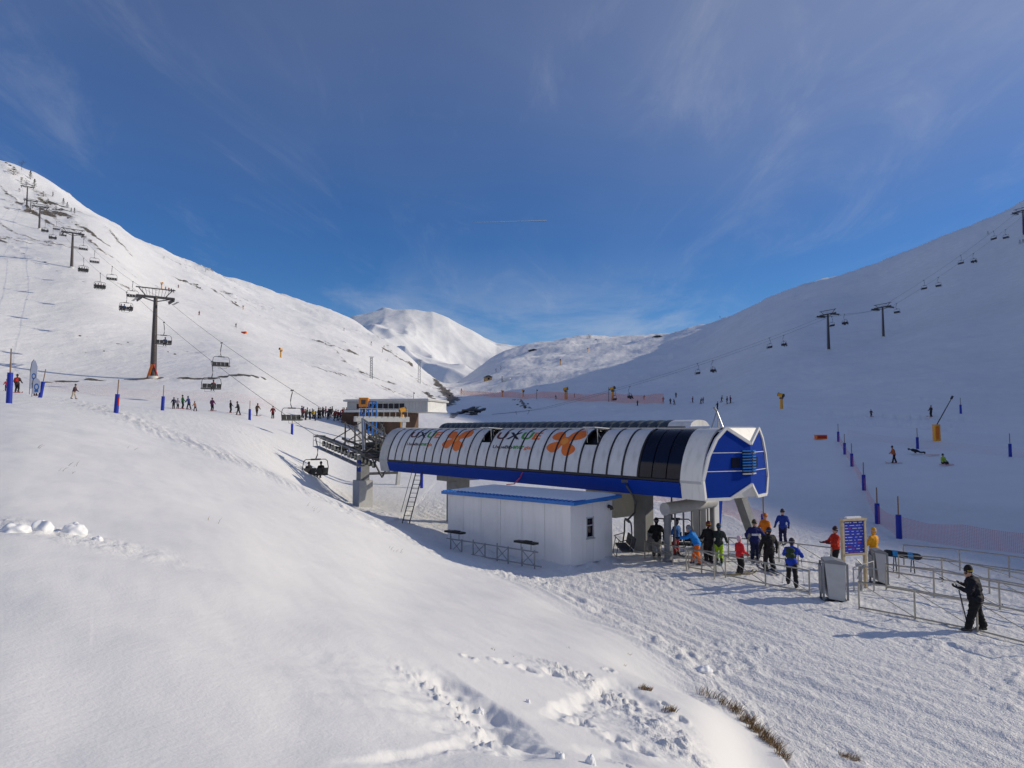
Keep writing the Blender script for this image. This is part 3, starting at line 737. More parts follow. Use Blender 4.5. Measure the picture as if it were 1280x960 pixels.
    a, b, c = (Vector((-1.22,-.36,.06+ZO)), Vector((1.22,-.36,.06+ZO)), Vector((0,-.76,-.64+ZO)))
    mb = MB(); d = Vector((0,.25,.05)); mb.add([a,b,c,a+d,b+d,c+d], [(0,1,2),(5,4,3),(0,3,4,1),(1,4,5,2),(2,5,3,0)])
    mb.add([a+Vector((.01,0,.01)), b+Vector((-.01,0,.01)), Vector((.97,.1,.075+ZO)), Vector((-.97,.1,.075+ZO))], [(0,1,2,3)]); P('end_gusset', mb, M_SHELL)
    a, b, c = (Vector((-1.02,-.36,-3.02+ZO)), Vector((1.02,-.36,-3.02+ZO)), Vector((0,-.76,-2.42+ZO)))
    mb = MB(); mb.add([a,b,c,a+d*2,b+d*2,c+d*2], [(0,1,2),(5,4,3),(0,3,4,1),(1,4,5,2),(2,5,3,0)])
    mb.box((0, .35, -3.06+ZO), (4.1, .7, .05)); P('end_gusset', mb, M_SHELL)
    # far end frame
    for sd in (1, -1):
        mb = MB(); shell_strip(mb, 28.06, 29.3, 0, 1, -.02, .08, 14, 0, sd)
        mb.prism([(sd*-2.48,-2.25+ZO),(sd*-2.38,-2.25+ZO),(sd*-2.22,-3.1+ZO),(sd*-2.32,-3.1+ZO)], 28.06, 29.3, 1); P('far_hood', mb, M_LGREY)
    mb = MB(); mb.box((0, 28.65, ZO+.06), (1.95, 1.3, .1)); P('far_roof', mb, M_LGREY)
    # supports
    P('pillar', MB().box((.1, 5.6, 1.45), (.6, .8, 3.1)), M_GREY)
    P('pillar', MB().box((0, 22.4, 1.2), (1.1, 1.2, 3.4)).box((0, 22.4, 2.8), (2.6, 1.4, .4)), M_GREY)
    mb = MB(); mb.bar((2.0, 1.3, 3.15), (4.1, 1.5, -.2), .42, .46); mb.box((2.0, 1.3, 3.05), (.8, .8, .14)); P('raking_leg', mb, M_GREY)
    P('drive_housing', MB().box((-1.3, 6.6, 2.4), (1.4, 2.0, 1.3)), M_BEIGE)
    # lettering and flowers printed on the panels
    def print_on(me_src, name, s_far, s_near, w0, w1, m, aspect_keep=False):
        """flat mesh (x right, y up) laid on the left shell: x runs from far to near, y from w1 (bottom) to w0 (top)"""
        bm = bmesh.new(); bm.from_mesh(me_src)
        xs = [v.co.x for v in bm.verts]; ys = [v.co.y for v in bm.verts]; x0, x1, y0, y1 = min(xs), max(xs), min(ys), max(ys)
        for k in range(1, 9):
            g = bm.verts[:]+bm.edges[:]+bm.faces[:]
            bmesh.ops.bisect_plane(bm, geom=g, plane_co=(0, y0+(y1-y0)*k/9, 0), plane_no=(0,1,0))
        for v in bm.verts:
            s = s_far+(v.co.x-x0)/(x1-x0)*(s_near-s_far); w = w1+(v.co.y-y0)/(y1-y0)*(w0-w1)
            p = prof(w, .036); v.co = (p.x, s, p.y+ZO)
        me = bpy.data.meshes.new(name); bm.to_mesh(me); bm.free(); me.materials.clear(); me.materials.append(m)
        for q in me.polygons: q.material_index = 0
        return put(name, me, T)
    def glyph(txt):
        cu = bpy.data.curves.new('text', 'FONT'); cu.body = txt; cu.resolution_u = 3; cu.offset = .03
        o = bpy.data.objects.new('text', cu); COL.objects.link(o)
        me = bpy.data.meshes.new_from_object(o.evaluated_get(bpy.context.evaluated_depsgraph_get()))
        bpy.data.objects.remove(o); return me
    def word(parts, s_far, s_near, w0, w1, space=.06):
        ms = [(glyph(t), m, t) for t, m in parts]
        ws = []
        for me, m, t in ms:
            xs = [v.co.x for v in me.vertices]; ws.append(max(xs)-min(xs))
        tot = sum(ws)+space*(len(ws)-1); x = 0
        for (me, m, t), w in zip(ms, ws):
            fa = s_far+(s_near-s_far)*x/tot; nb = s_far+(s_near-s_far)*(x+w)/tot; x += w+space
            top = w0-.055 if t == 'Ú' else w0
            desc = .022 if 'g' in t else 0
            print_on(me, 'letter', fa, nb, top, w1+desc, m)
    big = [('U', M_MAROON), ('X', M_INK), ('Ú', M_GREEN), ('E', M_ORANGE)]
    small = [('Uxue', M_MAROON), ('Bio', M_INK), ('ener', M_GREEN), ('gia', M_ORANGE)]
    word(big, 15.6, 11.5, .20, .385, .05); word(small, 15.5, 11.9, .53, .60, .02)
    word(big, 25.9, 22.0, .20, .385, .05); word(small, 25.8, 22.4, .53, .60, .02)
    def flower():
        mb = MB(); pts = []
        for k in range(120):
            t = 2*math.pi*k/120
            r = .30
            for c, wd, L in ((.72, .62, 1.12), (2.45, .62, .92), (3.85, .58, .98), (5.25, .60, 1.0)):
                dlt = abs((t-c+math.pi) % (2*math.pi)-math.pi)
                if dlt < wd: r = max(r, .30+(L-.30)*max(0, 1-(dlt/wd)**3)**.6*(1+.03*math.sin(9*t)))
            pts.append((r*math.cos(t), r*math.sin(t), 0))
        mb.add(pts+[(0,0,0)], [(k, (k+1) % 120, 120) for k in range(120)])
        me = mb.mesh('flower', [M_ORANGE]); return me
    def disc(rr):
        mb = MB(); mb.add([(rr*math.cos(2*math.pi*k/24), rr*math.sin(2*math.pi*k/24), 0) for k in range(24)]+[(0,0,0)], [(k,(k+1)%24,24) for k in range(24)])
        return mb.mesh('disc', [M_ORANGE2])
    for sf, sn in ((10.6, 7.9), (21.2, 18.3)):
        print_on(flower(), 'flower_print', sf, sn, .12, .70, M_ORANGE)
        c = (sf+sn)/2+.08; o = print_on(disc(.3), 'flower_centre', c+.3, c-.3, .34, .48, M_ORANGE2); o.location = (-.006, 0, .002)
    # rope ramps at the far end with sheaves, catwalk, railing
    for sd in (-1, 1):
        za, zb = -2.55, -.85
        def rp(s): return za+(zb-za)*(s-29.2)/(40.2-29.2)
        mb = MB()
        mb.bar((sd*2.15, 29.0, rp(29)+ZO+.15), (sd*2.15, 40.3, rp(40.3)+ZO+.12), .16, .30)
        mb.bar((sd*2.75, 31.0, rp(31)+ZO+.3), (sd*2.75, 40.3, rp(40.3)+ZO+.3), .10, .18)
        for k in range(6): s = 30+k*2; mb.bar((sd*2.1, s, rp(s)+ZO+.3), (sd*2.8, s, rp(s)+ZO+.34), .08, .1)
        b = P('ramp_beam', mb, M_STEELD)
        sm = MB(); sm.tube((-.07,0,0), (.07,0,0), .24, n=14); sm.tube((-.085,0,0), (.085,0,0), .15, n=10, mi=1)
        sme = sm.mesh('sheave', [M_STEELD, mat('sheave_rim', (.45,.42,.26), .5)])
        for k in range(16): put('sheave', sme, T, (sd*2.45, 30.2+k*.62, rp(30.2+k*.62)+ZO-.28))
        mb = MB(); mb.bar((sd*3.1, 31.0, rp(31)+ZO-.55), (sd*3.1, 39.6, rp(39.6)+ZO-.5), .6, .05); P('catwalk', mb, M_STEEL)
        mb = MB()
        for k in range(7):
            s = 31.2+k*1.4; mb.tube((sd*3.35, s, rp(s)+ZO-.5), (sd*3.35, s, rp(s)+ZO+.55), .025, n=5)
        for h in (.05, .55): mb.tube((sd*3.35, 31.2, rp(31.2)+ZO+h), (sd*3.35, 39.6, rp(39.6)+ZO+h), .022, n=5)
        P('railing', mb, M_STEEL)
    mb = MB(); mb.bar((-2.2, 33.2, 3.9), (2.2, 33.2, 3.9), .25, .35); mb.bar((-2.2, 37.4, 4.5), (2.2, 37.4, 4.5), .2, .3)
    mb.box((.2, 35.2, 4.6), (1.0, 2.2, .8)); mb.bar((-1.2, 30, 4.0), (-1.2, 38.5, 5.3), .12, .16); mb.bar((1.2, 30, 4.0), (1.2, 38.5, 5.3), .12, .16)
    for k in range(6):
        y = 31+k*1.3; mb.tube((-1.2, y, 4.1+k*.18), (1.2, y+1.0, 4.3+k*.18), .05, n=5)
    P('cross_frame', mb, M_STEELD)
    for k in range(5):
        y = 31.0+k*1.9; zz = 3.4+k*.34
        P('lattice_post', MB().bar((-.9, y, zz-.3), (-.9, y, zz+2.0), .10, .10), M_STEELD); P('lattice_post', MB().bar((1.1, y+.5, zz-.3), (1.1, y+.5, zz+2.2), .10, .10), M_STEELD)
        P('lattice_bar', MB().bar((-.9, y, zz+1.9), (1.1, y+.5, zz+.2), .07, .07), M_STEELD); P('lattice_bar', MB().bar((-2.1, y, zz+.4), (1.1, y+.5, zz+2.1), .07, .07), M_STEELD)
    P('maintenance_platform', MB().box((.1, 34.6, 4.15), (3.6, 6.4, .08)), M_STEELD)
    mb = MB()
    mb.box((-2.15, 32.6, 1.9), (.75, .75, 4.3)); P('mast', mb, M_GREY)
    P('mast_base', MB().box((-2.15, 32.6, 1.05), (1.15, 1.15, 2.15)), M_LGREY)
    P('sign_plate', MB().box((-2.56, 32.5, 3.25), (.06, .62, .9)), M_BLUE)
    P('sign_mark', MB().tube((-2.60, 32.5, 3.25), (-2.595, 32.5, 3.25), .16, n=14), M_SHELL)
    mb = MB(); mb.tube((-1.9, 33.0, 4.4), (.5, 38.2, 7.0), .11, n=8); mb.tube((1.9, 33.0, 4.4), (.5, 38.2, 7.0), .11, n=8)
    P('tie_strut', mb, M_STEEL)
    # access ladder
    top = Vector((-2.62, 23.2, 3.2)); bot = Vector((-4.6, 21.5, .1))
    mb = MB(); d = Vector((.25, .3, 0)).normalized()*.24
    d = (top-bot).cross(Vector((0,0,1))).normalized()*.24
    for q in (d, -d): mb.bar(bot+q, top+q, .05, .07)
    for k in range(11): p = bot.lerp(top, (k+.6)/11.5); mb.tube(p-d, p+d, .018, n=5)
    mb.tube(bot-d*1.4+Vector((0,0,.7)), top-d*1.4+Vector((0,0,.7)), .02, n=5)
    P('ladder', mb, M_STEELD)
    # cable hanging from the seam, dark and red
    mb = MB(); mb.pipe([(-2.47, 12.2, -2.4+ZO),(-2.52, 12.35, -2.7+ZO),(-2.45, 13.0, -3.1+ZO),(-2.3, 13.9, -3.2+ZO)], .03, 6); P('cable', mb, M_RED)
    return T
build_station()

# portal frame standing behind the ramps
def build_portal():
    c = at(478, 70); T = thing('portal_frame', c, R(38), 'pale grey steel portal with crossed struts behind the sheave ramps', 'portal')
    top = e_of_v(524)*c.y-c.z
    mb = MB(); mb.bar((-2.9,0,top), (2.9,0,top), .42, .5); mb.build('beam', M_LGREY, T)
    for sd in (-1, 1):
        MB().bar((sd*2.4, 0, top-.2), (sd*1.7, 0, -.4), .3, .34).build('leg', M_LGREY, T)
        MB().tube((sd*-.2,0.1,top-.2), (sd*1.9,0.1,1.6), .09, n=7).build('strut', M_STEELD, T)
        MB().tube((sd*2.0,-.1,top-2.2), (0,-.1,.8), .09, n=7).build('strut', M_STEELD, T)
    MB().bar((-1.9,0,1.2), (1.9,0,1.2), .22, .25).build('beam', M_STEELD, T)
    mb = MB()
    for k in range(9): mb.tube((-2.6+k*.65,-.3,top+.2), (-2.6+k*.65,-.3,top+1.0), .03, n=5)
    mb.tube((-2.6,-.3,top+1.0), (2.6,-.3,top+1.0), .03, n=5); mb.build('railing', M_STEEL, T)
build_portal()

# ---------------------------------------------------------------- white hut under the station
def build_hut():
    A = Vector((2.58, 32.2)); L = Vector((-.729, .685)).normalized(); Wd = Vector((-L.y*-1, L.x*-1))
    Wd = Vector((L.y, -L.x))                     # to the right and away
    g = min(H(A.x, A.y), H(A.x+L.x*8, A.y+L.y*8))-.05
    rz = math.atan2(L.y, L.x)                    # local x along the long wall (to the far left), local y = -Wd
    T = thing('service_hut', (A.x, A.y, g), rz, 'small white panelled hut with blue edged flat roof under the station', 'hut')
    ln, wd, h = 8.0, 3.05, -3.36-g
    MB().box((ln/2, -wd/2, h/2), (ln-.02, wd-.02, h-.02)).build('core', M_DARK, T)
    mw = mat('hut_panel', (.88,.87,.85), .45, var=.035, scale=1.3, dirt=(.60,.58,.54,.45), each=.06, streak=(.66,.64,.60,.3))
    edges = [0, 1.45, 2.85, 4.25, 5.6, 6.85, 8.0]
    for a, b in zip(edges[:-1], edges[1:]):      # long wall panels with open joints
        MB().box(((a+b)/2, .02, h/2), (b-a-.018, .06, h)).build('panel', mw, T)
        MB().box(((a+b)/2, -wd-.02, h/2), (b-a-.018, .06, h)).build('panel', mw, T)
    # end wall with the window, in pieces around the opening
    y0, y1, z0, z1 = -1.12, -1.62, 1.15, 2.02
    MB().box((-.02, (.05+y0)/2, h/2), (.06, abs(y0)+.05, h)).build('panel', mw, T)
    MB().box((-.02, (y1-wd-.05)/2, h/2), (.06, wd+.05-abs(y1), h)).build('panel', mw, T)
    MB().box((-.02, (y0+y1)/2, z0/2), (.06, abs(y1-y0)-.01, z0)).build('panel', mw, T)
    MB().box((-.02, (y0+y1)/2, (z1+h)/2), (.06, abs(y1-y0)-.01, h-z1)).build('panel', mw, T)
    MB().box((ln+.02, -wd/2, h/2), (.06, wd+.1, h)).build('panel', mw, T)
    wn = MB().box((.0, (y0+y1)/2, (z0+z1)/2), (.03, abs(y1-y0), z1-z0)).build('window', M_GLASS, T)
    mb = MB()
    for y in (y0, y1): mb.box((-.045, y, (z0+z1)/2), (.05, .05, z1-z0+.1))
    for z in (z0, z1, (z0+z1)/2+.1): mb.box((-.045, (y0+y1)/2, z), (.05, abs(y1-y0)-.05, .05))
    mb.box((-.08, (y0+y1)/2, z0-.06), (.12, .62, .04)); mb.build('frame', M_LGREY, wn)
    # roof: thin blue tray, ribbed edge sheets, snow on top
    def RZ(y): return h+.03+.03*(-y)
    mb = MB(); mb.add([(-.45,.30,RZ(.3)),(ln+.3,.30,RZ(.3)),(ln+.3,-wd-.3,RZ(-wd-.3)),(-.45,-wd-.3,RZ(-wd-.3))]+[(-.45,.30,RZ(.3)+.15),(ln+.3,.30,RZ(.3)+.15),(ln+.3,-wd-.3,RZ(-wd-.3)+.15),(-.45,-wd-.3,RZ(-wd-.3)+.15)],
        [(3,2,1,0),(4,5,6,7),(0,1,5,4),(1,2,6,5),(2,3,7,6),(3,0,4,7)])
    rf = mb.build('roof', M_BLUE2, T)
    rib = MB().box((0, -.18, 0), (.09, 1.0, .05)).mesh('roof_rib', [M_BLUE2])
    for k in range(34): put('roof_rib', rib, rf, (-.3+k*.255, 0, RZ(0)+.165))
    nx, ny = 40, 14; vs = []; fs = []; rnd = random.Random(3)
    for i in range(nx+1):
        for j in range(ny+1):
            x = -.36+(ln+.56)*i/nx; y = .06-(wd+.28)*j/ny
            ed = min(i, nx-i, j*2, (ny-j)*2); y += rnd.uniform(-.05, .03) if j == 0 else 0
            vs.append((x, y, RZ(y)+.15+.03+.07*min(1, ed/3)+rnd.uniform(-.006, .006) if ed else RZ(y)+.145))
    for i in range(nx):
        for j in range(ny): b = i*(ny+1)+j; fs.append((b, b+1, b+ny+2, b+ny+1))
    mb = MB(); mb.add(vs, fs, 0, True); mb.build('roof_snow', M_SNOWCAP, rf)
    MB().pipe([(-.1,-wd+.3,h-.25),(-.25,-wd+.3,h-.28),(-.3,-wd+.3,h-.4)], .09, 8).build('wall_lamp', M_STEELD, T)
    mb = MB(); mb.pipe([(ln+.12,-.1,h-.1),(ln+.2,-.12,h-.6),(ln+.1,-.1,1.0),(ln+.12,-.1,.4)], .035, 6); mb.build('downpipe', M_STEELD, T)
    # crash barrier in front of the long wall: trestles, lattice rail, two black pads
    q = A+L*1.1-Wd*1.15
    B = thing('padded_barrier', (q.x, q.y, min(H(q.x,q.y), H((q+L*5.6).x,(q+L*5.6).y))+.02), rz, 'grey lattice barrier with two black padded tops along the hut wall', 'barrier')
    for k, x in enumerate((0.0,.75,1.6,2.3,3.1,3.9,4.7,5.5)):
        MB().tube((x,.0,-.3), (x,.0,.85 if k % 2 else .78), .035, n=6).build('post', M_STEEL, B)
    MB().tube((-.2,0,.72), (5.8,0,.72), .03, n=6).tube((-.4,0,.12), (5.9,0,.12), .03, n=6).build('rail', M_STEEL, B)
    for x in (.0,1.6,3.1,4.7):
        MB().tube((x,0,.12), (x+.75,0,.72), .02, n=5).build('brace', M_STEEL, B); MB().tube((x,0,.72), (x+.75,0,.12), .02, n=5).build('brace', M_STEEL, B)
    for x in (.5, 5.2):
        MB().box((x,0,1.08), (1.2,.34,.09)).box((x-.1,0,1.14), (.4,.2,.05)).build('pad', M_BLACK, B)
        MB().tube((x-.3,0,.7), (x-.3,0,1.06), .025, n=5).tube((x+.3,0,.7), (x+.3,0,1.06), .025, n=5).build('bracket', M_STEEL, B)
build_hut()

# ---------------------------------------------------------------- chairlift towers, ropes and chairs
ORD = ['first','second','third','fourth','fifth','sixth','seventh','eighth','ninth','tenth','eleventh','twelfth','thirteenth','fourteenth','fifteenth','sixteenth','seventeenth','eighteenth','nineteenth','twentieth','twenty-first','twenty-second','twenty-third','twenty-fourth','twenty-fifth','twenty-sixth','twenty-seventh','twenty-eighth','twenty-ninth','thirtieth','thirty-first','thirty-second','thirty-third','thirty-fourth','thirty-fifth','thirty-sixth']
M_TOWER = mat('tower_tube', (.085,.075,.075), .6, .1, var=.18, scale=2, dirt=(.16,.12,.09,.5))
M_CHAIR = mat('chair_frame', (.09,.095,.10), .5, .4, var=.2)
M_SEAT = mat('chair_seat', (.03,.032,.036), .7, var=.2)
M_SLAT = mat('chair_underside', (.26,.27,.25), .6, var=.2)
def tower(loc, rz, h, label, group, detail=True, pad=False, lean=0.0, gauge=2.6, gun=False):
    T = thing('lift_tower', loc, rz, label, 'lift tower', group)
    r0 = .031*h+.10 if h > 11 else .040*h
    MB().tube((0,lean*-.4,-1.2), (0,0,h*.93), r0*1.05, r0*.55, n=14).build('column', M_TOWER, T)
    MB().tube((0,lean*-.4,-.6), (0,lean*-.4,.25), r0*1.7, r0*1.6, n=12).build('footing', M_CONC, T)
    a = MB(); a.bar((-gauge-.5,0,h*.93), (gauge+.5,0,h*.93), .34, .4)
    a.bar((-gauge,0,h*.93-.1), (-.2,0,h*.93-.75), .16, .18); a.bar((gauge,0,h*.93-.1), (.2,0,h*.93-.75), .16, .18); a.build('crossarm', M_STEELD, T)
    for s in (-1, 1):
        st = MB(); st.bar((s*gauge,-1.9,h*.93-.35), (s*gauge,1.9,h*.93-.35), .28, .26)
        tr = st.build('sheave_train', M_STEELD, T)
        if detail:
            for k in range(6): MB().tube((s*gauge-.1,-1.7+k*.68,h*.93-.55), (s*gauge+.1,-1.7+k*.68,h*.93-.55), .24, n=9).build('sheave', M_STEELD, tr)
            MB().bar((s*(gauge+.7),-1.9,h*.93-.75), (s*(gauge+.7),1.9,h*.93-.75), .4, .05).build('catwalk', M_STEEL, T)
    f = MB(); t = h*1.03
    f.bar((-gauge-.6,0,t), (gauge+.6,0,t), .16, .18)
    for s in (-1, 1): f.bar((s*(gauge+.2),0,t), (s*(gauge*.62),0,h*.94), .12, .14)
    if detail:
        for k in range(9): x = -gauge*.7+k*gauge*.175; f.tube((x,0,h*.94), (x*1.25,0,t), .03, n=4)
    f.build('lifting_frame', M_STEELD, T)
    if detail:
        l = MB()
        for x in (-.2,.2): l.tube((x,-r0-.22,1.2), (x,-r0*.7-.1,h*.9), .025, n=4)
        for k in range(int(h/.5)): z = 1.4+k*.5; l.tube((-.2,-r0-.2+ (r0*.3)*z/h,z), (.2,-r0-.2+(r0*.3)*z/h,z), .018, n=4)
        l.build('ladder', M_STEELD, T)
        if pad:
            MB().bar((-.95,-.2,-.3), (-.35,-r0*1.15,2.3), .10, .45).build('crash_pad', M_ORANGE, T)
            MB().bar((.85,-.45,-.3), (-.1,-r0*1.3,2.3), .08, .16).build('crash_pad', M_RED, T)
    if gun:
        MB().tube((gauge+.9,0,h*.93), (gauge+.9,0,h*.93+1.0), .25, .3, n=9).tube((gauge+.9,0,h*.93+1.0), (gauge+1.6,-.8,h*.93+1.4), .42, .34, n=10).build('snow_gun_head', M_YEL, T)
    return T
# left line: plan along the station axis
def lpos(s, l=0.0):
    p = SC0+SDIR*s+SPER*l; return p.x, p.y
LT = []      # (s, base, height, rope z)
for k, (u, vb, vt) in enumerate([(190,475,367),(87,345,297),(46,301,270),(36,279,262),(31,257,230)]):
    # depth where the bearing crosses the lift line
    a_, e_ = ray((u*2+6)/2, (vb+vt)/2)
    s = (SC0.x-SC0.y*a_)/(math.sin(AXA)+math.cos(AXA)*a_)
    if k == 3: s += 6
    x, y = lpos(s); z = H(x, y)
    zb, zt = e_of_v(vb)*y, e_of_v(vt)*y
    h = max(zt-min(z, zb), 6.0) if k == 0 else (vb-vt)/FPX*y
    LT.append((s, Vector((x, y, z)), h))
tl = ['tall tube tower with orange base pads nearest on the left lift line','second nearest tower of the left lift, on the lower slope','third tower up the left lift line','fourth tower up the left lift line','topmost tower of the left lift among bushes']
for k, (s, b, h) in enumerate(LT):
    tower(b, AXA, h, tl[k], 'towers of the left lift', detail=k < 3, pad=k == 0, gun=False)
def rope_z(pts, s):
    """height of a sagging rope through (s, z) support points"""
    for (s0, z0), (s1, z1) in zip(pts[:-1], pts[1:]):
        if s <= s1:
            t = (s-s0)/(s1-s0); return z0+(z1-z0)*t-4*t*(1-t)*.00012*(s1-s0)**2
    return pts[-1][1]
LSUP = [(30.0, -2.3), (40.4, -.78)]+[(s, b.z+h*.93-.8) for s, b, h in LT]
LEND = LT[-1][0]
def rope(name, pts, label, r=.022):
    o = MB().pipe(pts, r, 5).build(name, M_STEELD); tag(o, label, 'cable', 'haul ropes'); return o
for sd, lab in ((-1, 'steel haul rope of the left lift, nearer strand'), (1, 'steel haul rope of the left lift, farther strand')):
    ss = np.linspace(30, LEND, 120)
    rope('haul_rope', [(*lpos(s, sd*2.45), rope_z(LSUP, s)) for s in ss], lab)
def chair_mesh():
    """parts of a four seat chair hanging from the rope at local (0,0,0); it faces +y"""
    parts = {}
    m = MB(); m.pipe([(0,0,.05),(0,.05,-.25),(0,-.25,-.7),(0,-.42,-1.15),(0,-.35,-1.6),(0,0,-1.95)], [.05,.055,.055,.055,.05,.05], 7); m.box((0,0,0), (.16,.6,.14)); parts['hanger'] = (m, M_CHAIR)
    m = MB(); m.pipe([(-1.15,.1,-3.3),(-1.18,0,-2.7),(-1.08,0,-2.15),(-.9,0,-2.0),(.9,0,-2.0),(1.08,0,-2.15),(1.18,0,-2.7),(1.15,.1,-3.3)], .04, 6); m.tube((-.45,0,-2.0),(.45,0,-2.0),.075,n=7); parts['yoke'] = (m, M_CHAIR)
    m = MB(); m.box((0,.22,-3.32), (2.3,.55,.09)); m.box((0,-.02,-3.36),(2.3,.08,.12)); parts['seat'] = (m, M_SEAT)
    m = MB(); m.box((0,.22,-3.40), (2.2,.5,.03)); parts['seat_pan'] = (m, M_SLAT)
    m = MB(); Mx = Matrix.Rotation(R(12), 3, 'X')
    for k in range(4): m.box((-.84+k*.56,-.14,-3.0), (.5,.07,.52), 0, 0, Mx)
    parts['backrest'] = (m, M_SEAT)
    m = MB(); m.pipe([(-1.12,0,-2.75),(-1.05,.55,-2.9),(1.05,.55,-2.9),(1.12,0,-2.75)], .025, 5); m.pipe([(-.6,.55,-2.9),(-.6,.7,-3.7),(.6,.7,-3.7),(.6,.55,-2.9)], .022, 5); parts['safety_bar'] = (m, M_CHAIR)
    return {k: v[0].mesh(k, [v[1]]) for k, v in parts.items()}
CHM = chair_mesh()
def chair(loc, rz, label, group, full=True, scale=1.0):
    T = thing('lift_chair', loc, rz, label, 'lift chair', group); T.scale = (scale,)*3
    for k, me in CHM.items():
        if not full and k == 'seat_pan': continue
        put(k, me, T)
    return T
RIDERS = []          # (seat position, heading, how many, near?, who)
# left lift: chairs on the nearer strand (sd=-1, going up) and the farther one
def s_of_u(u, v, l):
    a_, _ = ray(u, v); return ((SC0.x+SPER.x*l)-(SC0.y+SPER.y*l)*a_)/(math.sin(AXA)+math.cos(AXA)*a_)
LC = [(395,553,-1,2),(365,500,1,0),(265,455,-1,1),(277,430,1,0),(205,405,-1,1),(166,357,1,0),(158,375,-1,3),(140,342,1,0),(125,352,-1,4),(118,330,1,0),(104,340,-1,4),(104,318,1,0),(78,308,1,0),(70,300,1,0),(66,295,-1,3),(56,292,-1,3)]
nup = nd = 0
for u, v, sd, riders in LC:
    s = s_of_u(u, v, sd*2.45); x, y = lpos(s, sd*2.45); z = rope_z(LSUP, s)
    rz = AXA if sd < 0 else AXA+math.pi
    if sd < 0:
        lab = 'chair carrying two riders hanging just outside the station sheaves' if riders == 2 else 'uphill chair with riders, %s above the station on the left lift' % ORD[nup]
        nup += 1
    else:
        lab = 'empty downhill chair on the left lift, %s from the station' % ORD[nd]; nd += 1
    chair((x, y, z-.05), rz, lab, 'chairs of the left lift')
    if riders: RIDERS.append((Vector((x, y, z)), rz, riders, u > 300, lab))
# chairs inside the station loading area
c0 = stw(-2.45, 4.3, -2.45); chair(c0, AXA+R(52), 'dark chair waiting under the station beside the hut wall', 'chairs of the left lift', scale=.93)
c1 = at(838, 37.0); c1.z = -2.75; chair(c1, R(168), 'chair turning at the loading point behind the gate bars', 'chairs of the left lift', scale=.9)

# right hand lift across the shaded slope
RA, RB = Vector((-20, 192)), Vector((206, 83))
def rpos(t, l=0):
    d = RB.normalized(); n = Vector((d.y, -d.x)); p = RA+RB*t+n*l; return p.x, p.y
def t_of_u(u, v, l=0):
    a_, _ = ray(u, v); d = RB.normalized(); n = Vector((d.y, -d.x)); q = RA+n*l
    return (a_*q.y-q.x)/(RB.x-a_*RB.y)
RT = []
for u, vb, vt in ((1036,461,412),(1104,428,387),(1279,280,263)):
    t = t_of_u(u, (vb+vt)/2); x, y = rpos(t); z = H(x, y); RT.append((t, Vector((x, y, z)), (vb-vt)/FPX*y if vb < 470 and u < 1200 else 11.0))
RAZ = math.atan2(-RB.x, RB.y)
for (t, b, h), lab in zip(RT, ('lower tower on the shaded right hand slope','upper tower on the shaded right hand slope','tower on the right skyline cut by the frame edge')):
    tower(b, RAZ, h, lab, 'towers of the right lift', detail=True, gauge=3.0)
RSUP = [(-.02, e_of_v(521)*191), (.14, e_of_v(511)*205)]+[(t, b.z+h*.93-.6) for t, b, h in RT]
def rrope_z(t):
    for (s0, z0), (s1, z1) in zip(RSUP[:-1], RSUP[1:]):
        if t <= s1:
            k = (t-s0)/(s1-s0); return z0+(z1-z0)*k-4*k*(1-k)*(s1-s0)*4.0
    return RSUP[-1][1]
for sd, lab in ((1, 'steel haul rope of the right lift, nearer strand'), (-1, 'steel haul rope of the right lift, farther strand')):
    rope('haul_rope', [(*rpos(t, sd*3.0), rrope_z(t)) for t in np.linspace(-.02, RT[-1][0], 80)], lab, .03)
RC = [(645,505,-1,0),(661,505,1,0),(768,484,-1,0),(787,485,1,3),(872,459,-1,0),(891,461,1,3),(962,434,-1,0),(980,434,1,2),(1040,411,-1,0),(1056,409,1,3),(1121,387,1,0),(1155,357,-1,0),(1173,353,1,0),(1201,325,-1,0),(1217,322,1,2),(1242,292,-1,0),(1257,290,1,0)]
for k, (u, v, sd, riders) in enumerate(RC):
    t = t_of_u(u, v, sd*3.0); x, y = rpos(t, sd*3.0); z = rrope_z(t)
    lab = '%s chair on the right hand lift, %s from the left' % ('occupied' if riders else 'empty', ORD[k])
    chair((x, y, z), RAZ if sd > 0 else RAZ+math.pi, lab, 'chairs of the right lift', full=False)
    if riders: RIDERS.append((Vector((x, y, z)), RAZ if sd > 0 else RAZ+math.pi, riders, False, lab))

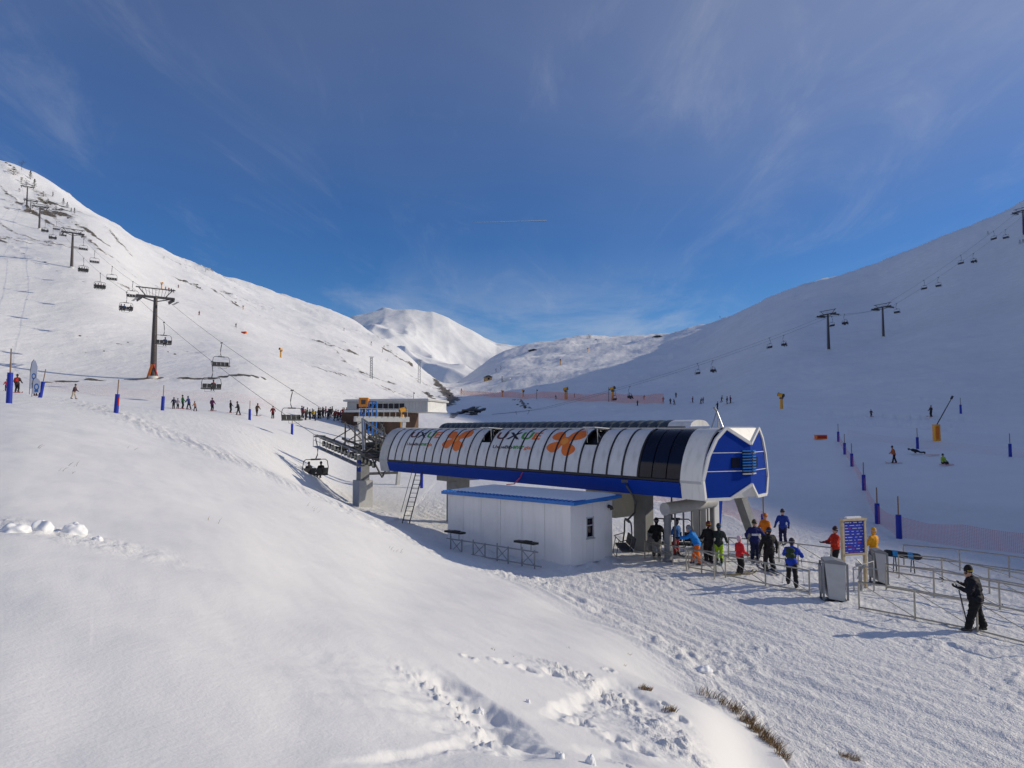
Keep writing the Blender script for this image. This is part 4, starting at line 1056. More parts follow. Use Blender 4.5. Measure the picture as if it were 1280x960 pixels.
# ---------------------------------------------------------------- people
# a body is one remeshed surface: capsules along a posed skeleton, fused by a voxel remesh, coloured by body zone
ZONES = {'jacket':0,'pants':1,'boot':2,'skin':3,'hat':4,'glove':5}
def skeleton(lean=0.0, twist=0.0, legL=(0,0), legR=(0,0), armL=((-.12,.05,-.28),(-.02,.2,-.14)), armR=((.12,.05,-.28),(.02,.2,-.14)), head=(0,0), seated=False, bulk=1.0, crouch=0.0):
    bulk *= 1.10
    """capsules [(a, b, ra, rb, zone)] of a 1.75 m figure facing +y; legs given as (forward, sideways) of the foot"""
    C = []; V_ = Vector
    hipz = .92-crouch; hip = V_((0,0,hipz))
    if seated: hip = V_((0,0,.0)); hipz = 0
    up = V_((0, math.sin(lean), math.cos(lean)))
    waist = hip+up*.16; chest = hip+up*.38; neck = hip+up*.56
    fx = V_((math.cos(twist), math.sin(twist), 0))
    C.append((hip+V_((-.07,0,0)), hip+V_((.07,0,0)), .135*bulk, .135*bulk, 'pants' if seated else 'jacket'))
    C.append((hip+V_((0,0,-.02)), waist, .158*bulk, .150*bulk, 'jacket'))
    C.append((waist, chest, .150*bulk, .160*bulk, 'jacket'))
    C.append((chest-fx*.09, chest+fx*.09, .135*bulk, .135*bulk, 'jacket'))
    sh = hip+up*.47
    C.append((sh-fx*.14, sh+fx*.14, .085*bulk, .085*bulk, 'jacket'))
    C.append((neck-up*.06, neck+up*.05, .075, .06, 'jacket'))
    hd = neck+up*.07+V_((0, math.sin(lean+head[0])*.10, math.cos(lean+head[0])*.10))
    hdir = V_((math.sin(head[1])*math.cos(head[0]+lean), math.cos(head[1])*math.cos(head[0]+lean), -math.sin(head[0]+lean)))
    C.append((hd+hdir*.005+V_((0,0,-.035)), hd+V_((0,0,.03)), .096, .104, 'skin'))
    C.append((hd+hdir*.06+V_((0,0,-.075)), hd+hdir*.05+V_((0,0,-.03)), .045, .05, 'skin'))
    C.append((hd+hdir*.095+V_((0,0,-.02)), hd+hdir*.108+V_((0,0,-.032)), .014, .018, 'skin'))
    C.append((hd-hdir*.012+V_((0,0,.05)), hd-hdir*.02+V_((0,0,.075)), .123, .112, 'hat'))
    C.append((hd-hdir*.05+V_((0,0,.0)), hd-hdir*.045+V_((0,0,-.06)), .092, .066, 'hat'))
    hands = []
    for sd, arm in ((-1, armL), (1, armR)):
        s = sh+fx*sd*.20+V_((0,0,-.015)); u = V_(arm[0]); f = V_(arm[1])
        u = u.normalized()*.29; f = f.normalized()*.26
        el = s+u; wr = el+f
        C.append((s, el, .082*bulk, .064*bulk, 'jacket')); C.append((el, wr, .064*bulk, .052, 'jacket'))
        hands.append((wr, f.normalized()))
    for sd, lg in ((-1, legL), (1, legR)):
        h = hip+V_((sd*.095, 0, -.05))
        if seated:
            kn = hip+V_((sd*.12, .42, .02)); an = kn+V_((sd*.02, .08, -.42))
        else:
            an = V_((sd*.12+lg[1], lg[0], .10)); mid = (h+an)/2; L_ = (h-an).length
            bend = math.sqrt(max(.0, (.392**2)-(L_/2)**2))
            kn = mid+V_((0, bend+.015, 0))
        C.append((h, kn, .112*bulk, .080*bulk, 'pants')); C.append((kn, an+V_((0,0,.06)), .080*bulk, .078*bulk, 'pants'))
        C.append((an+V_((0,-.03,.10)), an+V_((0,-.02,-.02)), .072, .068, 'boot')); C.append((an+V_((0,-.05,-.045)), an+V_((0,.16,-.055)), .05, .045, 'boot'))
    return C, hands, (hd, hdir), (hip, up)
def capsule_soup(C):
    mb = MB()
    for a, b, ra, rb, z in C:
        a, b = Vector(a), Vector(b); d = b-a
        M_ = rot_to(d) if d.length > 1e-5 else Matrix.Identity(3); L_ = d.length; vs = []; fs = []; nu = 10; rows = []
        for k in range(5): t = math.pi/2*k/4; rows.append((ra*math.sin(t), -ra*math.cos(t)))
        for k in range(5): t = math.pi/2*k/4; rows.append((rb*math.cos(t), L_+rb*math.sin(t)))
        for r, h in rows:
            for i in range(nu): ph = 2*math.pi*i/nu; vs.append(a+M_ @ Vector((max(r,.0005)*math.cos(ph), max(r,.0005)*math.sin(ph), h)))
        for j in range(len(rows)-1):
            for i in range(nu): fs.append((j*nu+i, j*nu+(i+1)%nu, (j+1)*nu+(i+1)%nu, (j+1)*nu+i))
        fs.append(tuple(range(nu-1,-1,-1))); fs.append(tuple((len(rows)-1)*nu+i for i in range(nu)))
        mb.add(vs, fs)
    return mb
def fuse(mb, voxel, smooth=3):
    me = mb.mesh('soup'); o = bpy.data.objects.new('soup', me); COL.objects.link(o)
    m = o.modifiers.new('r', 'REMESH'); m.mode = 'VOXEL'; m.voxel_size = voxel
    s = o.modifiers.new('s', 'SMOOTH'); s.factor = .5; s.iterations = smooth
    out = bpy.data.meshes.new_from_object(o.evaluated_get(bpy.context.evaluated_depsgraph_get()))
    bpy.data.objects.remove(o); bpy.data.meshes.remove(me); return out
def zone_faces(me, C):
    n = len(me.polygons); ce = np.zeros(n*3, np.float32); me.polygons.foreach_get('center', ce); ce = ce.reshape(-1, 3)
    best = np.full(n, 1e9); zi = np.zeros(n, np.int32)
    for a, b, ra, rb, z in C:
        a = np.array(a); b = np.array(b); d = b-a; L2 = max(float(d@d), 1e-9)
        t = np.clip(((ce-a)@d)/L2, 0, 1); ds = np.linalg.norm(ce-a-t[:, None]*d, axis=1)-(ra+(rb-ra)*t)
        m = ds < best; best[m] = ds[m]; zi[m] = ZONES[z]
    me.polygons.foreach_set('material_index', zi); me.polygons.foreach_set('use_smooth', np.ones(n, bool))
def wrinkle(me):
    """folds in the clothing: push jacket and trouser vertices in and out"""
    n = len(me.vertices); co = np.zeros(n*3, np.float32); no = np.zeros(n*3, np.float32)
    me.vertices.foreach_get('co', co); me.vertices.foreach_get('normal', no); co = co.reshape(-1, 3); no = no.reshape(-1, 3)
    w = np.zeros(n, np.float32)
    for p in me.polygons:
        if p.material_index in (0, 1): w[list(p.vertices)] = 1
    f = (vnoise(co[:, 0]*7+co[:, 1]*9, co[:, 2]*15, 3)*.016+vnoise(co[:, 0]*16+co[:, 1]*3, co[:, 2]*22-co[:, 1]*14, 5)*.010)*w
    me.vertices.foreach_set('co', (co+no*f[:, None]).ravel()); me.update()
def cloth(col, rough=.75): 
    return mat('cloth_%.3f_%.3f_%.3f' % col, col, rough, var=.16, scale=14, bump=.5, spec=.3)
M_SKIN = mat('skin', (.52,.30,.21), .6, var=.05)
M_BOOT = mat('ski_boot', (.03,.03,.033), .4, var=.2)
M_LENS = mat('goggle_lens', (.02,.015,.02), .1, spec=.8)
BODY = {}
def body_mesh(key, voxel, **kw):
    if key in BODY: return BODY[key]
    C, hands, hd, sp = skeleton(**kw); me = fuse(capsule_soup(C), voxel); me.name = 'body'
    for k in range(6): me.materials.append(None)
    zone_faces(me, C); wrinkle(me); BODY[key] = (me, hands, hd, sp); return BODY[key]
def glove_mesh():
    C = []
    V_ = Vector
    C.append((V_((-.025,0,.03)), V_((-.022,0,.10)), .024, .026, 'glove')); C.append((V_((.02,0,.03)), V_((.025,0,.10)), .026, .026, 'glove')); C.append((V_((0,0,-.04)), V_((0,0,.04)), .045, .036, 'glove'))
    for k, (x, L_) in enumerate(((-.036,.062),(-.012,.078),(.013,.072),(.036,.052))):
        C.append((V_((x,0,.10)), V_((x*1.1,.012,.10+L_*.55)), .0145, .0135, 'glove')); C.append((V_((x*1.1,.012,.10+L_*.55)), V_((x*1.1,.045,.10+L_*.8)), .0135, .012, 'glove'))
    C.append((V_((.035,.005,.03)), V_((.068,.022,.065)), .017, .015, 'glove')); C.append((V_((.068,.022,.065)), V_((.066,.045,.095)), .015, .013, 'glove'))
    me = fuse(capsule_soup(C), .0085, 2); me.name = 'glove'
    for p in me.polygons: p.use_smooth = True
    me.materials.append(None); return me
GLOVE = glove_mesh()
def goggles_mesh():
    mb = MB(); vs = []; fs = []; n = 10
    for i in range(n+1):
        t = R(-62+124*i/n); s, c = math.sin(t), math.cos(t)
        for r, z in ((.106,-.028),(.122,-.025),(.122,.025),(.106,.031)): vs.append((r*s, r*c, z))
    for i in range(n):
        for k in range(4): fs.append((i*4+k, i*4+(k+1)%4, (i+1)*4+(k+1)%4, (i+1)*4+k))
    mb.add(vs, fs, 0, True); return mb.mesh('goggles', [M_LENS])
GOGG = goggles_mesh()
def ski_mesh():
    mb = MB(); pts = []
    for k in range(13):
        t = k/12; y = -.72+1.58*t; z = .02+(.13*max(0, (t-.88)/.12)**1.5)
        w = .045+.012*abs(2*t-.9); w *= 1 if t < .96 else .55
        pts.append((y, z, w))
    vs = []; fs = []
    for y, z, w in pts: vs += [(-w,y,z),(w,y,z),(w,y,z+.018),(-w,y,z+.018)]
    for i in range(len(pts)-1):
        for k in range(4): fs.append((i*4+k, i*4+(k+1)%4, (i+1)*4+(k+1)%4, (i+1)*4+k))
    fs.append((0,1,2,3)); fs.append(tuple(4*(len(pts)-1)+k for k in (3,2,1,0)))
    mb.add(vs, fs); mb.box((0,0,.06), (.07,.26,.05)); me = mb.mesh('ski'); me.materials.append(None); return me
SKI = ski_mesh()
def pack_mesh():
    C = [(Vector((-.08,-.2,.22)), Vector((.08,-.2,.22)), .11, .11, 'hat'), (Vector((-.08,-.21,.42)), Vector((.08,-.21,.42)), .095, .095, 'hat'), (Vector((0,-.27,.22)), Vector((0,-.26,.34)), .09, .08, 'hat')]
    me = fuse(capsule_soup(C), .025, 3); me.name = 'backpack'
    for p in me.polygons: p.use_smooth = True
    me.materials.append(None); return me
PACK = pack_mesh()
def setmats(o, ms):
    for i, m in enumerate(ms):
        o.material_slots[i].link = 'OBJECT'; o.material_slots[i].material = m
STRAP = [(.5,.5,.52),(.45,.03,.03),(.02,.2,.4),(.5,.4,.03)]
def seated_(kw): return kw.get('seated', False)
def person(loc, rz, label, jacket, pants, hat=(.03,.03,.035), glove=(.02,.02,.022), h=1.75, pose='stand', voxel=.022, skis=False, pack=None, goggles=False, group=None, skicol=(.35,.05,.05), fine=True, sink=.0, **kw):
    me, hands, (hd, hdir), (hip, up) = body_mesh(pose if not kw else pose+str(sorted(kw.items(), key=str)), voxel, **kw)
    o = put('person', me); o.location = (loc[0], loc[1], loc[2]-sink); o.rotation_euler = (0, 0, rz); sc = h/1.75*(1.05 if fine else 1.0); o.scale = (sc,)*3
    setmats(o, [cloth(jacket), cloth(pants), M_BOOT, M_SKIN, cloth(hat, .55), cloth(glove)])
    tag(o, label, 'person', group)
    if fine:
        for k, (w, d) in enumerate(hands):
            g = put('glove', GLOVE, o, w+d*.03); M_ = rot_to(d)
            if k == 0: M_ = M_ @ Matrix.Diagonal((-1,1,1))
            g.rotation_euler = rot_to(d).to_euler(); g.scale = (-1 if k == 0 else 1, 1, 1); setmats(g, [cloth(glove)])
        if goggles:
            q = put('goggles', GOGG, o, hd+Vector((0,0,.012))); q.rotation_euler = (-math.asin(max(-1,min(1,-hdir.z))), 0, -math.atan2(hdir.x, hdir.y))
    if fine and not seated_(kw):
        MB().pipe([hd+Vector((.124*math.sin(R(a_)), -.124*math.cos(R(a_)), .035)) for a_ in range(-100, 101, 25)], .012, 5).build('goggle_strap', cloth(STRAP[int(abs(loc[0])*7) % 4]), o)
    if skis:
        for sd in (-1, 1):
            s_ = put('ski', SKI, o, (sd*.12, 0, 0)); setmats(s_, [cloth(skicol, .4)])
    if pack:
        p = put('backpack', PACK, o, hip); p.rotation_euler = (-math.atan2(up.y, up.z), 0, 0); setmats(p, [cloth(pack)])
    return o
def pole(a, b, label, col=(.5,.5,.52)):
    a, b = Vector(a), Vector(b); d = (b-a).normalized()
    mb = MB(); mb.tube(a, b, .009, .007, n=6); mb.tube(a-d*.02, a+d*.11, .017, .015, n=7, mi=1); q = b-d*.06; mb.tube(q, q+d*.006, .045, .045, n=9, mi=1)
    tag(mb.build('ski_pole', [cloth(col, .4), M_BLACK]), label, 'ski pole', 'ski poles')

# --- the queue at the station (feet pixel, height in pixels guides the depth)
BLK = (.012,.012,.014); NAVY = (.012,.016,.06)
def q(u, v): return hit(u, v, ymin=16)
AD = lambda deg: R(deg)
person(q(821,697), AD(-10), 'person in black hooded jacket and grey trousers at the gate post', BLK, (.36,.34,.31), hat=BLK, h=1.74, pose='q1', armL=((-.12,.12,-.24),(.1,.2,-.05)), armR=((.14,.1,-.22),(-.05,.22,.02)), lean=.1, bulk=1.1, skis=True, skicol=(.42,.40,.30))
person(q(846,694), AD(40), 'person in blue jacket and red trousers half hidden behind the gate post', (.02,.12,.38), (.35,.03,.03), h=1.6, pose='stand', skis=True, skicol=(.05,.06,.09))
person(q(872,706), AD(75), 'person in bright blue jacket and orange trousers bending forward in the queue', (.01,.22,.68), (.80,.15,.01), hat=(.25,.25,.27), h=1.72, pose='bend', lean=.5, head=(.35,0), legL=(-.12,-.02), legR=(.22,.05), armL=((-.1,.3,-.16),(0,.3,-.02)), armR=((.1,.28,-.2),(0,.3,-.04)), skis=True, skicol=(.4,.4,.42))
person(q(886,703), AD(20), 'person all in black with red hat band behind the orange trousers', BLK, BLK, hat=(.12,.02,.02), h=1.74, pose='stand2', armL=((-.1,.05,-.28),(.05,.24,-.06)), armR=((.1,.05,-.28),(-.05,.24,-.06)), bulk=1.1, skis=True, skicol=(.05,.06,.09))
person(q(899,704), AD(-20), 'person in dark green jacket and lime green trousers', (.02,.032,.03), (.30,.52,.02), h=1.66, pose='walk1', legL=(.18,0), legR=(-.12,0), lean=.12, skis=True, skicol=(.06,.2,.28))
person(q(925,718), AD(-70), 'child in red coat and pink knitted hat by the railing', (.62,.02,.03), BLK, hat=(.62,.42,.52), h=1.5, pose='q5', armL=((-.08,.02,-.28),(.02,.22,-.1)), armR=((.08,.02,-.28),(-.02,.2,-.1)), skis=True, skicol=(.3,.25,.12))
o = person(q(944,701), AD(170), 'person in navy jacket with white chest stripe facing the camera', (.014,.02,.13), NAVY, hat=(.06,.05,.04), h=1.76, pose='q6', armL=((-.2,.06,-.24),(.0,.22,-.08)), armR=((.2,.06,-.24),(.0,.22,-.08)), bulk=1.05, goggles=True, skis=True, skicol=(.05,.06,.09))
MB().box((0,.175,1.17), (.30,.03,.09)).build('chest_stripe', cloth((.7,.7,.72)), o)
person(q(962,714), AD(10), 'person in bulky black jacket and black trousers with red collar', BLK, BLK, hat=(.05,.012,.012), h=1.74, pose='q7', armL=((-.16,0,-.26),(-.02,.05,-.25)), armR=((.16,0,-.26),(.02,.05,-.25)), bulk=1.18, legL=(0,-.05), legR=(0,.05), skis=True, skicol=(.05,.06,.09))
person(q(957,688), AD(120), 'person in orange jacket partly behind the blue padded post', (.72,.20,.01), BLK, hat=(.55,.16,.02), h=1.72, pose='stand')
person(hit(979,680,ymin=16), AD(150), 'person in blue jacket standing alone at the shadow edge', (.015,.045,.28), NAVY, hat=(.03,.03,.04), h=1.72, pose='q6', goggles=True, skis=True, skicol=(.05,.06,.09))
person(q(990,733), AD(-35), 'walking person in blue jacket with black and green backpack', (.012,.05,.42), BLK, hat=(.04,.035,.05), h=1.72, pose='stride', legL=(.28,-.08), legR=(-.26,.10), lean=.2, armL=((-.14,.15,-.22),(.06,.22,-.08)), armR=((.14,.15,-.22),(-.06,.22,-.08)), pack=(.03,.05,.02), bulk=1.05)
person(q(1045,712), AD(95), 'person in red jacket holding a dark ski behind the grey cabinet', (.52,.03,.012), BLK, hat=(.05,.02,.02), h=1.74, pose='q11', armL=((-.1,.12,-.22),(.08,.24,.0)), armR=((.1,.12,-.22),(-.05,.24,-.02)), bulk=1.1)
person(q(1093,712), AD(30), 'person in yellow jacket hidden behind the info board', (.75,.33,.01), BLK, hat=(.75,.33,.01), h=1.7, pose='stand')
pr = hit(1221, 789, ymin=12)
person(pr, AD(62), 'skier in black looking down at his gloves beside the front railing', (.006,.007,.014), (.006,.007,.009), hat=(.012,.012,.014), h=1.84, pose='front', lean=.14, head=(.6,0), legL=(.20,-.05), legR=(-.17,.05), armL=((-.10,.10,-.26),(.10,.22,.06)), armR=((.14,-.02,-.26),(-.12,.24,.10)), bulk=1.22, goggles=True, voxel=.019, skis=False)
d62 = Vector((-math.sin(AD(62)), math.cos(AD(62)), 0)); s62 = Vector((math.cos(AD(62)), math.sin(AD(62)), 0))
hnd = pr+Vector((0,0,1.12))+d62*.42
pole(hnd+Vector((0,0,.42))+d62*.5-s62*.05, hnd-d62*1.15+Vector((0,0,-.28)), 'pale ski pole tucked under the arm of the black skier', (.62,.58,.45))
pole(hnd+s62*.06+Vector((0,0,.05)), pr+d62*.28+s62*.1+Vector((0,0,.02)), 'white ski pole planted in front of the black skier', (.65,.65,.66))
MB_ = MB(); MB_.bar(hnd+Vector((0,0,.02))-s62*.14, pr+d62*.22-s62*.12+Vector((0,0,.05)), .10, .03)
tag(MB_.build('ski', cloth((.02,.025,.04), .4)), 'dark ski held upright against the black skier', 'ski')
# ski poles of the waiting people
def poles_for(u, v, deg, who, col=(.3,.3,.32), n=2):
    p = q(u, v); r = R(deg); f = Vector((-math.sin(r), math.cos(r), 0)); sdv = Vector((math.cos(r), math.sin(r), 0))
    for sd in ((-1, 1) if n == 2 else (1,)):
        pole(p+sdv*sd*.30+f*.30+Vector((0,0,1.02)), p+sdv*sd*.42+f*.18+Vector((0,0,.02)), '%s ski pole of the person %s' % ('left' if sd < 0 else 'right', who), col)
poles_for(872,706,75,'in bright blue jacket and orange trousers',(.1,.3,.4)); poles_for(899,704,-20,'in lime green trousers'); poles_for(925,718,-70,'in the red coat',(.5,.45,.4))
poles_for(944,701,170,'in navy with white stripe'); poles_for(962,714,10,'in bulky black jacket'); poles_for(990,733,-35,'with black and green backpack',(.35,.35,.36)); poles_for(821,697,-10,'in grey trousers at the gate')
# --- riders on the chairs
rn_ = random.Random(5)
RIDECOL = [((.02,.02,.025),(.03,.03,.035)),((.03,.02,.02),(.02,.03,.12)),((.03,.10,.30),(.02,.02,.02)),((.02,.03,.03),(.05,.05,.05)),((.25,.02,.02),(.02,.02,.02)),((.05,.05,.06),(.02,.02,.02))]
SEATX = {1:[.3],2:[-.55,.6],3:[-.84,-.28,.84],4:[-.84,-.28,.28,.84]}
for p, rz, n, nr, lab in RIDERS:
    for k, x in enumerate(SEATX[n]):
        jc, pc = RIDECOL[rn_.randrange(6)] if not nr else RIDECOL[k]
        w = p+Matrix.Rotation(rz, 3, 'Z') @ Vector((x*.97, .12, -3.15))
        short = lab.replace('chair carrying two riders hanging just', 'chair').replace('uphill chair with riders, ', 'left lift chair ').replace(' above the station on the left lift', ' from station').replace('occupied chair on the right hand lift, ', 'right lift chair ')
        o = person(w, rz, 'rider on the %s, %s seat along' % (short, ORD[k]), jc, pc, pose='seated' if nr else 'seatedfar', seated=True, voxel=.024 if nr else .045, lean=.12, fine=nr, group='riders on the chairs', h=1.7)
        if nr:
            for sd in (-1, 1):
                s_ = put('ski', SKI, o, (sd*.14, .5, -.58)); s_.rotation_euler = (-.12, 0, sd*.05-.35*(1 if k else -1)); setmats(s_, [cloth((.03,.03,.04) if k else (.3,.02,.02), .4)])
# --- far skiers
FARC = [(.02,.02,.025),(.03,.03,.05),(.20,.02,.02),(.02,.05,.16),(.04,.10,.05),(.05,.04,.04),(.03,.03,.03),(.14,.03,.10)]
def far(u, v, label, jc, pc=BLK, h=1.72, rz=None, pose='far0', group='distant skiers', skis=True, Y=None, pack=None, **kw):
    p = hit(u, v, ymin=38) if Y is None else at(u, Y)
    return person(p, R(rn_.uniform(0, 360)) if rz is None else R(rz), label, jc, pc, h=h, pose=pose, voxel=.034, skis=skis, fine=False, group=group, pack=pack, **kw)
FP = dict(pose='farwalk', lean=.25, legL=(.2,0), legR=(-.2,0))
far(21, 491, 'skier seen from behind with red backpack beside the leftmost padded post', (.05,.04,.04), rz=10, pack=(.45,.02,.02), h=1.8)
far(8, 489, 'child in red half hidden at the left frame edge', (.5,.03,.03), h=1.2)
far(44, 495, 'child in purple jacket beside the second padded post', (.16,.04,.16), h=1.3)
far(92, 499, 'person in dark jacket and pale trousers walking alone on the left piste', (.06,.03,.04), (.45,.38,.28), h=1.6, rz=-80, skis=False, **FP)
for k, (u, v, jc, hh, wk) in enumerate([(217,511,(.02,.02,.05),1.4,0),(222,511,(.35,.32,.38),1.3,0),(228,511,(.03,.16,.05),1.75,0),(236,512,(.03,.04,.16),1.7,1),(244,514,(.3,.12,.05),1.2,1),(265,514,(.10,.02,.08),1.7,0),(288,516,(.02,.02,.02),1.6,0),(298,519,(.02,.02,.025),1.75,1),(321,520,(.12,.07,.04),1.7,1),(341,523,(.20,.02,.02),1.7,0)]):
    far(u, v, 'small skier on the left piste, %s from the left in the loose line' % ORD[k], jc, h=hh, **(FP if wk else {}))
for k in range(26):
    u = 377+k*2.55+rn_.uniform(-.8, .8)
    far(u, 523.5+rn_.uniform(-3.2, 2.8)+max(0, (u-420)*.05), 'tiny person in the crowd before the distant lodge, %s from the left' % ORD[k], (.55,.40,.03) if k == 6 else FARC[rn_.randrange(8)], h=rn_.uniform(1.5, 1.8), group='crowd before the distant lodge', skis=False)
far(1118, 579, 'skier with orange top standing on the shaded right slope', (.45,.12,.03), h=1.75, rz=80, **FP)
far(1164, 521, 'skier standing below the snow gun boom on the shaded slope', (.03,.03,.03), h=1.7)
far(1089, 521, 'skier crouching far up the shaded right piste', (.05,.04,.04), h=1.2)
o = far(1157, 568, 'person lying on the snow with an orange board on the shaded slope', (.02,.02,.025), h=1.7, rz=90, skis=False); o.rotation_euler = (R(-78), 0, R(70)); o.location.z += .2
o = person(hit(1179, 580, ymin=38)+Vector((0,0,.18)), R(200), 'snowboarder in lime jacket sitting on the shaded slope', (.35,.5,.05), (.03,.03,.03), pose='sit', seated=True, voxel=.034, fine=False, h=1.7, group='distant skiers')
for nm, (u, v), col in (('red', (1179, 581), (.45,.03,.02)), ('orange', (1162, 569), (.55,.16,.02))):
    p = hit(u, v, ymin=38)+Vector((0,-.55,.06)); mb = MB(); mb.prism([(-.72,-.13),(-.6,-.15),(.6,-.15),(.72,-.13),(.78,0),(.72,.13),(.6,.15),(-.6,.15),(-.72,.13),(-.78,0)], 0, .03, 2)
    tag(mb.build('snowboard', cloth(col, .4), None, p, .1), nm+(' snowboard in front of the sitting boarder' if nm == 'red' else ' snowboard beside the lying person'), 'snowboard')
for k, (u, v) in enumerate(sorted([(797,507),(829,503),(838,505),(843,506),(866,503),(876,505),(879,504),(845,497),(897,512),(902,503),(909,505),(913,504),(805,500),(695,499),(718,497)])):
    far(u, v, 'distant skier on the valley piste above the station roof, %s from the left' % ORD[k], FARC[rn_.randrange(8)], h=1.75, group='skiers on the valley piste', **(FP if k % 3 == 0 else {}))
for k, (u, v) in enumerate([(207,363),(211,364),(214,365),(217,366),(223,360),(249,394),(295,409)]):
    far(u, v, 'tiny skier high on the sunlit left hill, %s from the left' % ORD[k], FARC[rn_.randrange(8)], h=1.75, group='skiers high on the left hill')

# ---------------------------------------------------------------- queue furniture
def railing(pts, label, h=1.0, rails=(1.0,.12), brace=True, r=.028, mat_=None, loop_end=False):
    """metal queue railing over ground points: posts, rails and crossed braces"""
    m = mat_ or M_STEEL; p0 = pts[0]
    T = thing('queue_railing', p0, 0, label, 'railing', 'queue railings')
    L_ = [p-p0 for p in pts]
    for p in L_: MB().tube((p.x,p.y,p.z-.25), (p.x,p.y,p.z+h+.01), r*1.15, n=7).build('post', m, T)
    for k in rails:
        MB().pipe([(p.x,p.y,p.z+h*k) for p in L_], r, 7).build('rail', m, T)
    if brace:
        for a, b in zip(L_[:-1], L_[1:]):
            n = max(1, round((b-a).length/3.0))
            for i in range(n):
                q0 = a.lerp(b, i/n); q1 = a.lerp(b, (i+1)/n)
                MB().tube(q0+Vector((0,.02,h*.97)), q1+Vector((0,.02,h*rails[-1])), r*.55, n=5).build('brace', m, T)
    return T
def gp(*uv): return [hit(u, v, ymin=12) for u, v in uv]
M_RAIL = mat('rail_steel', (.42,.40,.35), .45, .6, var=.15, scale=9)
railing(gp((1074,761),(1144,774),(1222,790),(1330,818)), 'front queue railing beside the black skier', .93, (1.0,.06), mat_=M_RAIL)
railing(gp((1108,737),(1168,747),(1250,762),(1340,780)), 'second queue railing behind the black skier', .98, (1.0,.72,.1), mat_=M_RAIL)
railing(gp((1124,722),(1178,727),(1237,742),(1330,760)), 'third queue railing, below the dark snowboard', .95, (1.0,.5), mat_=M_RAIL)
railing(gp((1130,706),(1200,713),(1262,722),(1330,733)), 'rearmost right hand railing by the pink net', .9, (1.0,.4), mat_=M_RAIL, brace=False)
railing(gp((861,712),(895,718),(907,722),(957,733),(1012,744)), 'front queue railing before the walking person with backpack', .92, (1.0,.12), mat_=M_RAIL)
railing(gp((806,699),(841,706),(861,711)), 'short railing before the gate post', .85, (1.0,.5), mat_=M_RAIL, brace=True)
railing(gp((911,697),(935,699),(974,703),(998,706),(1040,712)), 'rear queue railing behind the waiting people', .95, (1.0,.2), mat_=M_RAIL)
railing(gp((858,714),(877,717),(893,724)), 'low bent railing end in front of the orange trousers', .95, (1.0,.6), mat_=M_RAIL, brace=False)
# loading gate: post, big tube head, hanging bars
def build_gate():
    b = hit(835, 702, ymin=16); T = thing('loading_gate', b, AXA, 'grey loading gate with thick tube beam and hanging bars', 'gate')
    ht = e_of_v(636)*b.y-b.z
    MB().tube((0,0,-.3), (0,0,ht-.2), .17, n=18).tube((0,0,ht-.6), (0,0,ht-.5), .20, n=18).tube((0,0,0), (0,0,.12), .26, n=18).build('post', M_GREY, T)
    MB().tube((-.16,0,ht), (3.5,0,ht+.12), .29, n=22).build('beam', M_LGREY, T)
    MB().tube((-.19,0,ht), (-.165,0,ht), .30, n=22).build('end_cap', M_LGREY, T)
    for k in range(5):
        x = .55+k*.62; MB().tube((x,0,ht-.2), (x,0,ht-1.75), .045, n=8).build('hanging_bar', M_GREY, T)
        MB().pipe([(x,0,ht-1.7),(x,-.25,ht-1.8),(x,-.55,ht-1.75),(x,-.7,ht-1.55)], .03, 6).build('bar_foot', M_STEELD, T)
    MB().tube((3.4,0,-.2), (3.4,0,ht), .12, n=12).build('post', M_GREY, T)
    MB().tube((1.4,0,ht+.25), (1.4,0,ht+.65), .04, n=6).build('hanger', M_STEELD, T)
build_gate()
b = hit(886, 690, ymin=16)+Vector((.1, .9, 0)); T = thing('control_cabin', b, AXA, 'tall white cabin wall with blue corner behind the loading gate', 'cabin')
MB().box((0,0,1.2), (1.1,.9,2.5)).build('wall', M_WHITE, T); MB().prism([(.56,2.8),(.95,2.8),(.60,.3),(.56,.3)], -.42, .42, 1).build('blue_corner', M_BLUE, T)
# ticket gate: two steel cabinets, turnstile bars, wooden framed info board
def cabinet(b, rz, label, w, d, h, lean=.0):
    T = thing('ticket_cabinet', b, rz, label, 'ticket gate', 'ticket gate cabinets')
    MB().prism([(-w/2+.12,.12),(w/2-.06,.04),(w/2-.02,h-.06),(-w/2,h)], -d/2, d/2, 1).build('front_panel', M_LGREY, T)
    for x in (-w/2-.05, w/2+.04):
        MB().box((x,-d/2+.05,h/2-.1), (.07,.07,h+.16)).build('leg', M_GREY, T); MB().box((x,d/2-.05,h/2-.1), (.07,.07,h+.16)).build('leg', M_GREY, T)
    MB().box((0,0,-.02), (w+.2,d,.08)).build('base', M_STEELD, T)
    MB().prism([(-w/2,h+.0),(w/2,h-.05),(w/2,h+.03),(0,h+.13),(-w/2,h+.09)], -d/2-.02, d/2+.02, 1).build('top', M_GREY, T)
    MB().box((-w/2-.09,0,h*.55), (.05,d*.8,h*.7)).build('side_panel', M_GREY, T)
    return T
c = hit(1043, 750, ymin=14); cabinet(c, R(-14), 'nearer grey steel ticket cabinet with pale front panel', .72, .75, 1.38)
c2 = hit(1099, 729, ymin=14); cabinet(c2, R(-10), 'farther grey steel ticket cabinet right of the info board', .42, .6, 1.25)
c3 = (c+c2)/2; T = thing('turnstile', hit(1076, 738, ymin=14), R(-14), 'chrome turnstile bars between the two ticket cabinets', 'turnstile')
MB().tube((0,0,-.1), (0,0,.95), .07, n=12).build('column', M_STEEL, T); MB().box((0,0,.98), (.3,.2,.12)).build('head', M_LGREY, T)
for a in (0, 2.1, 4.2): MB().tube((.1,-.1,.95), (.1+.5*math.cos(a),-.2,.85+.42*math.sin(a)), .022, n=7).build('arm', M_STEEL, T)
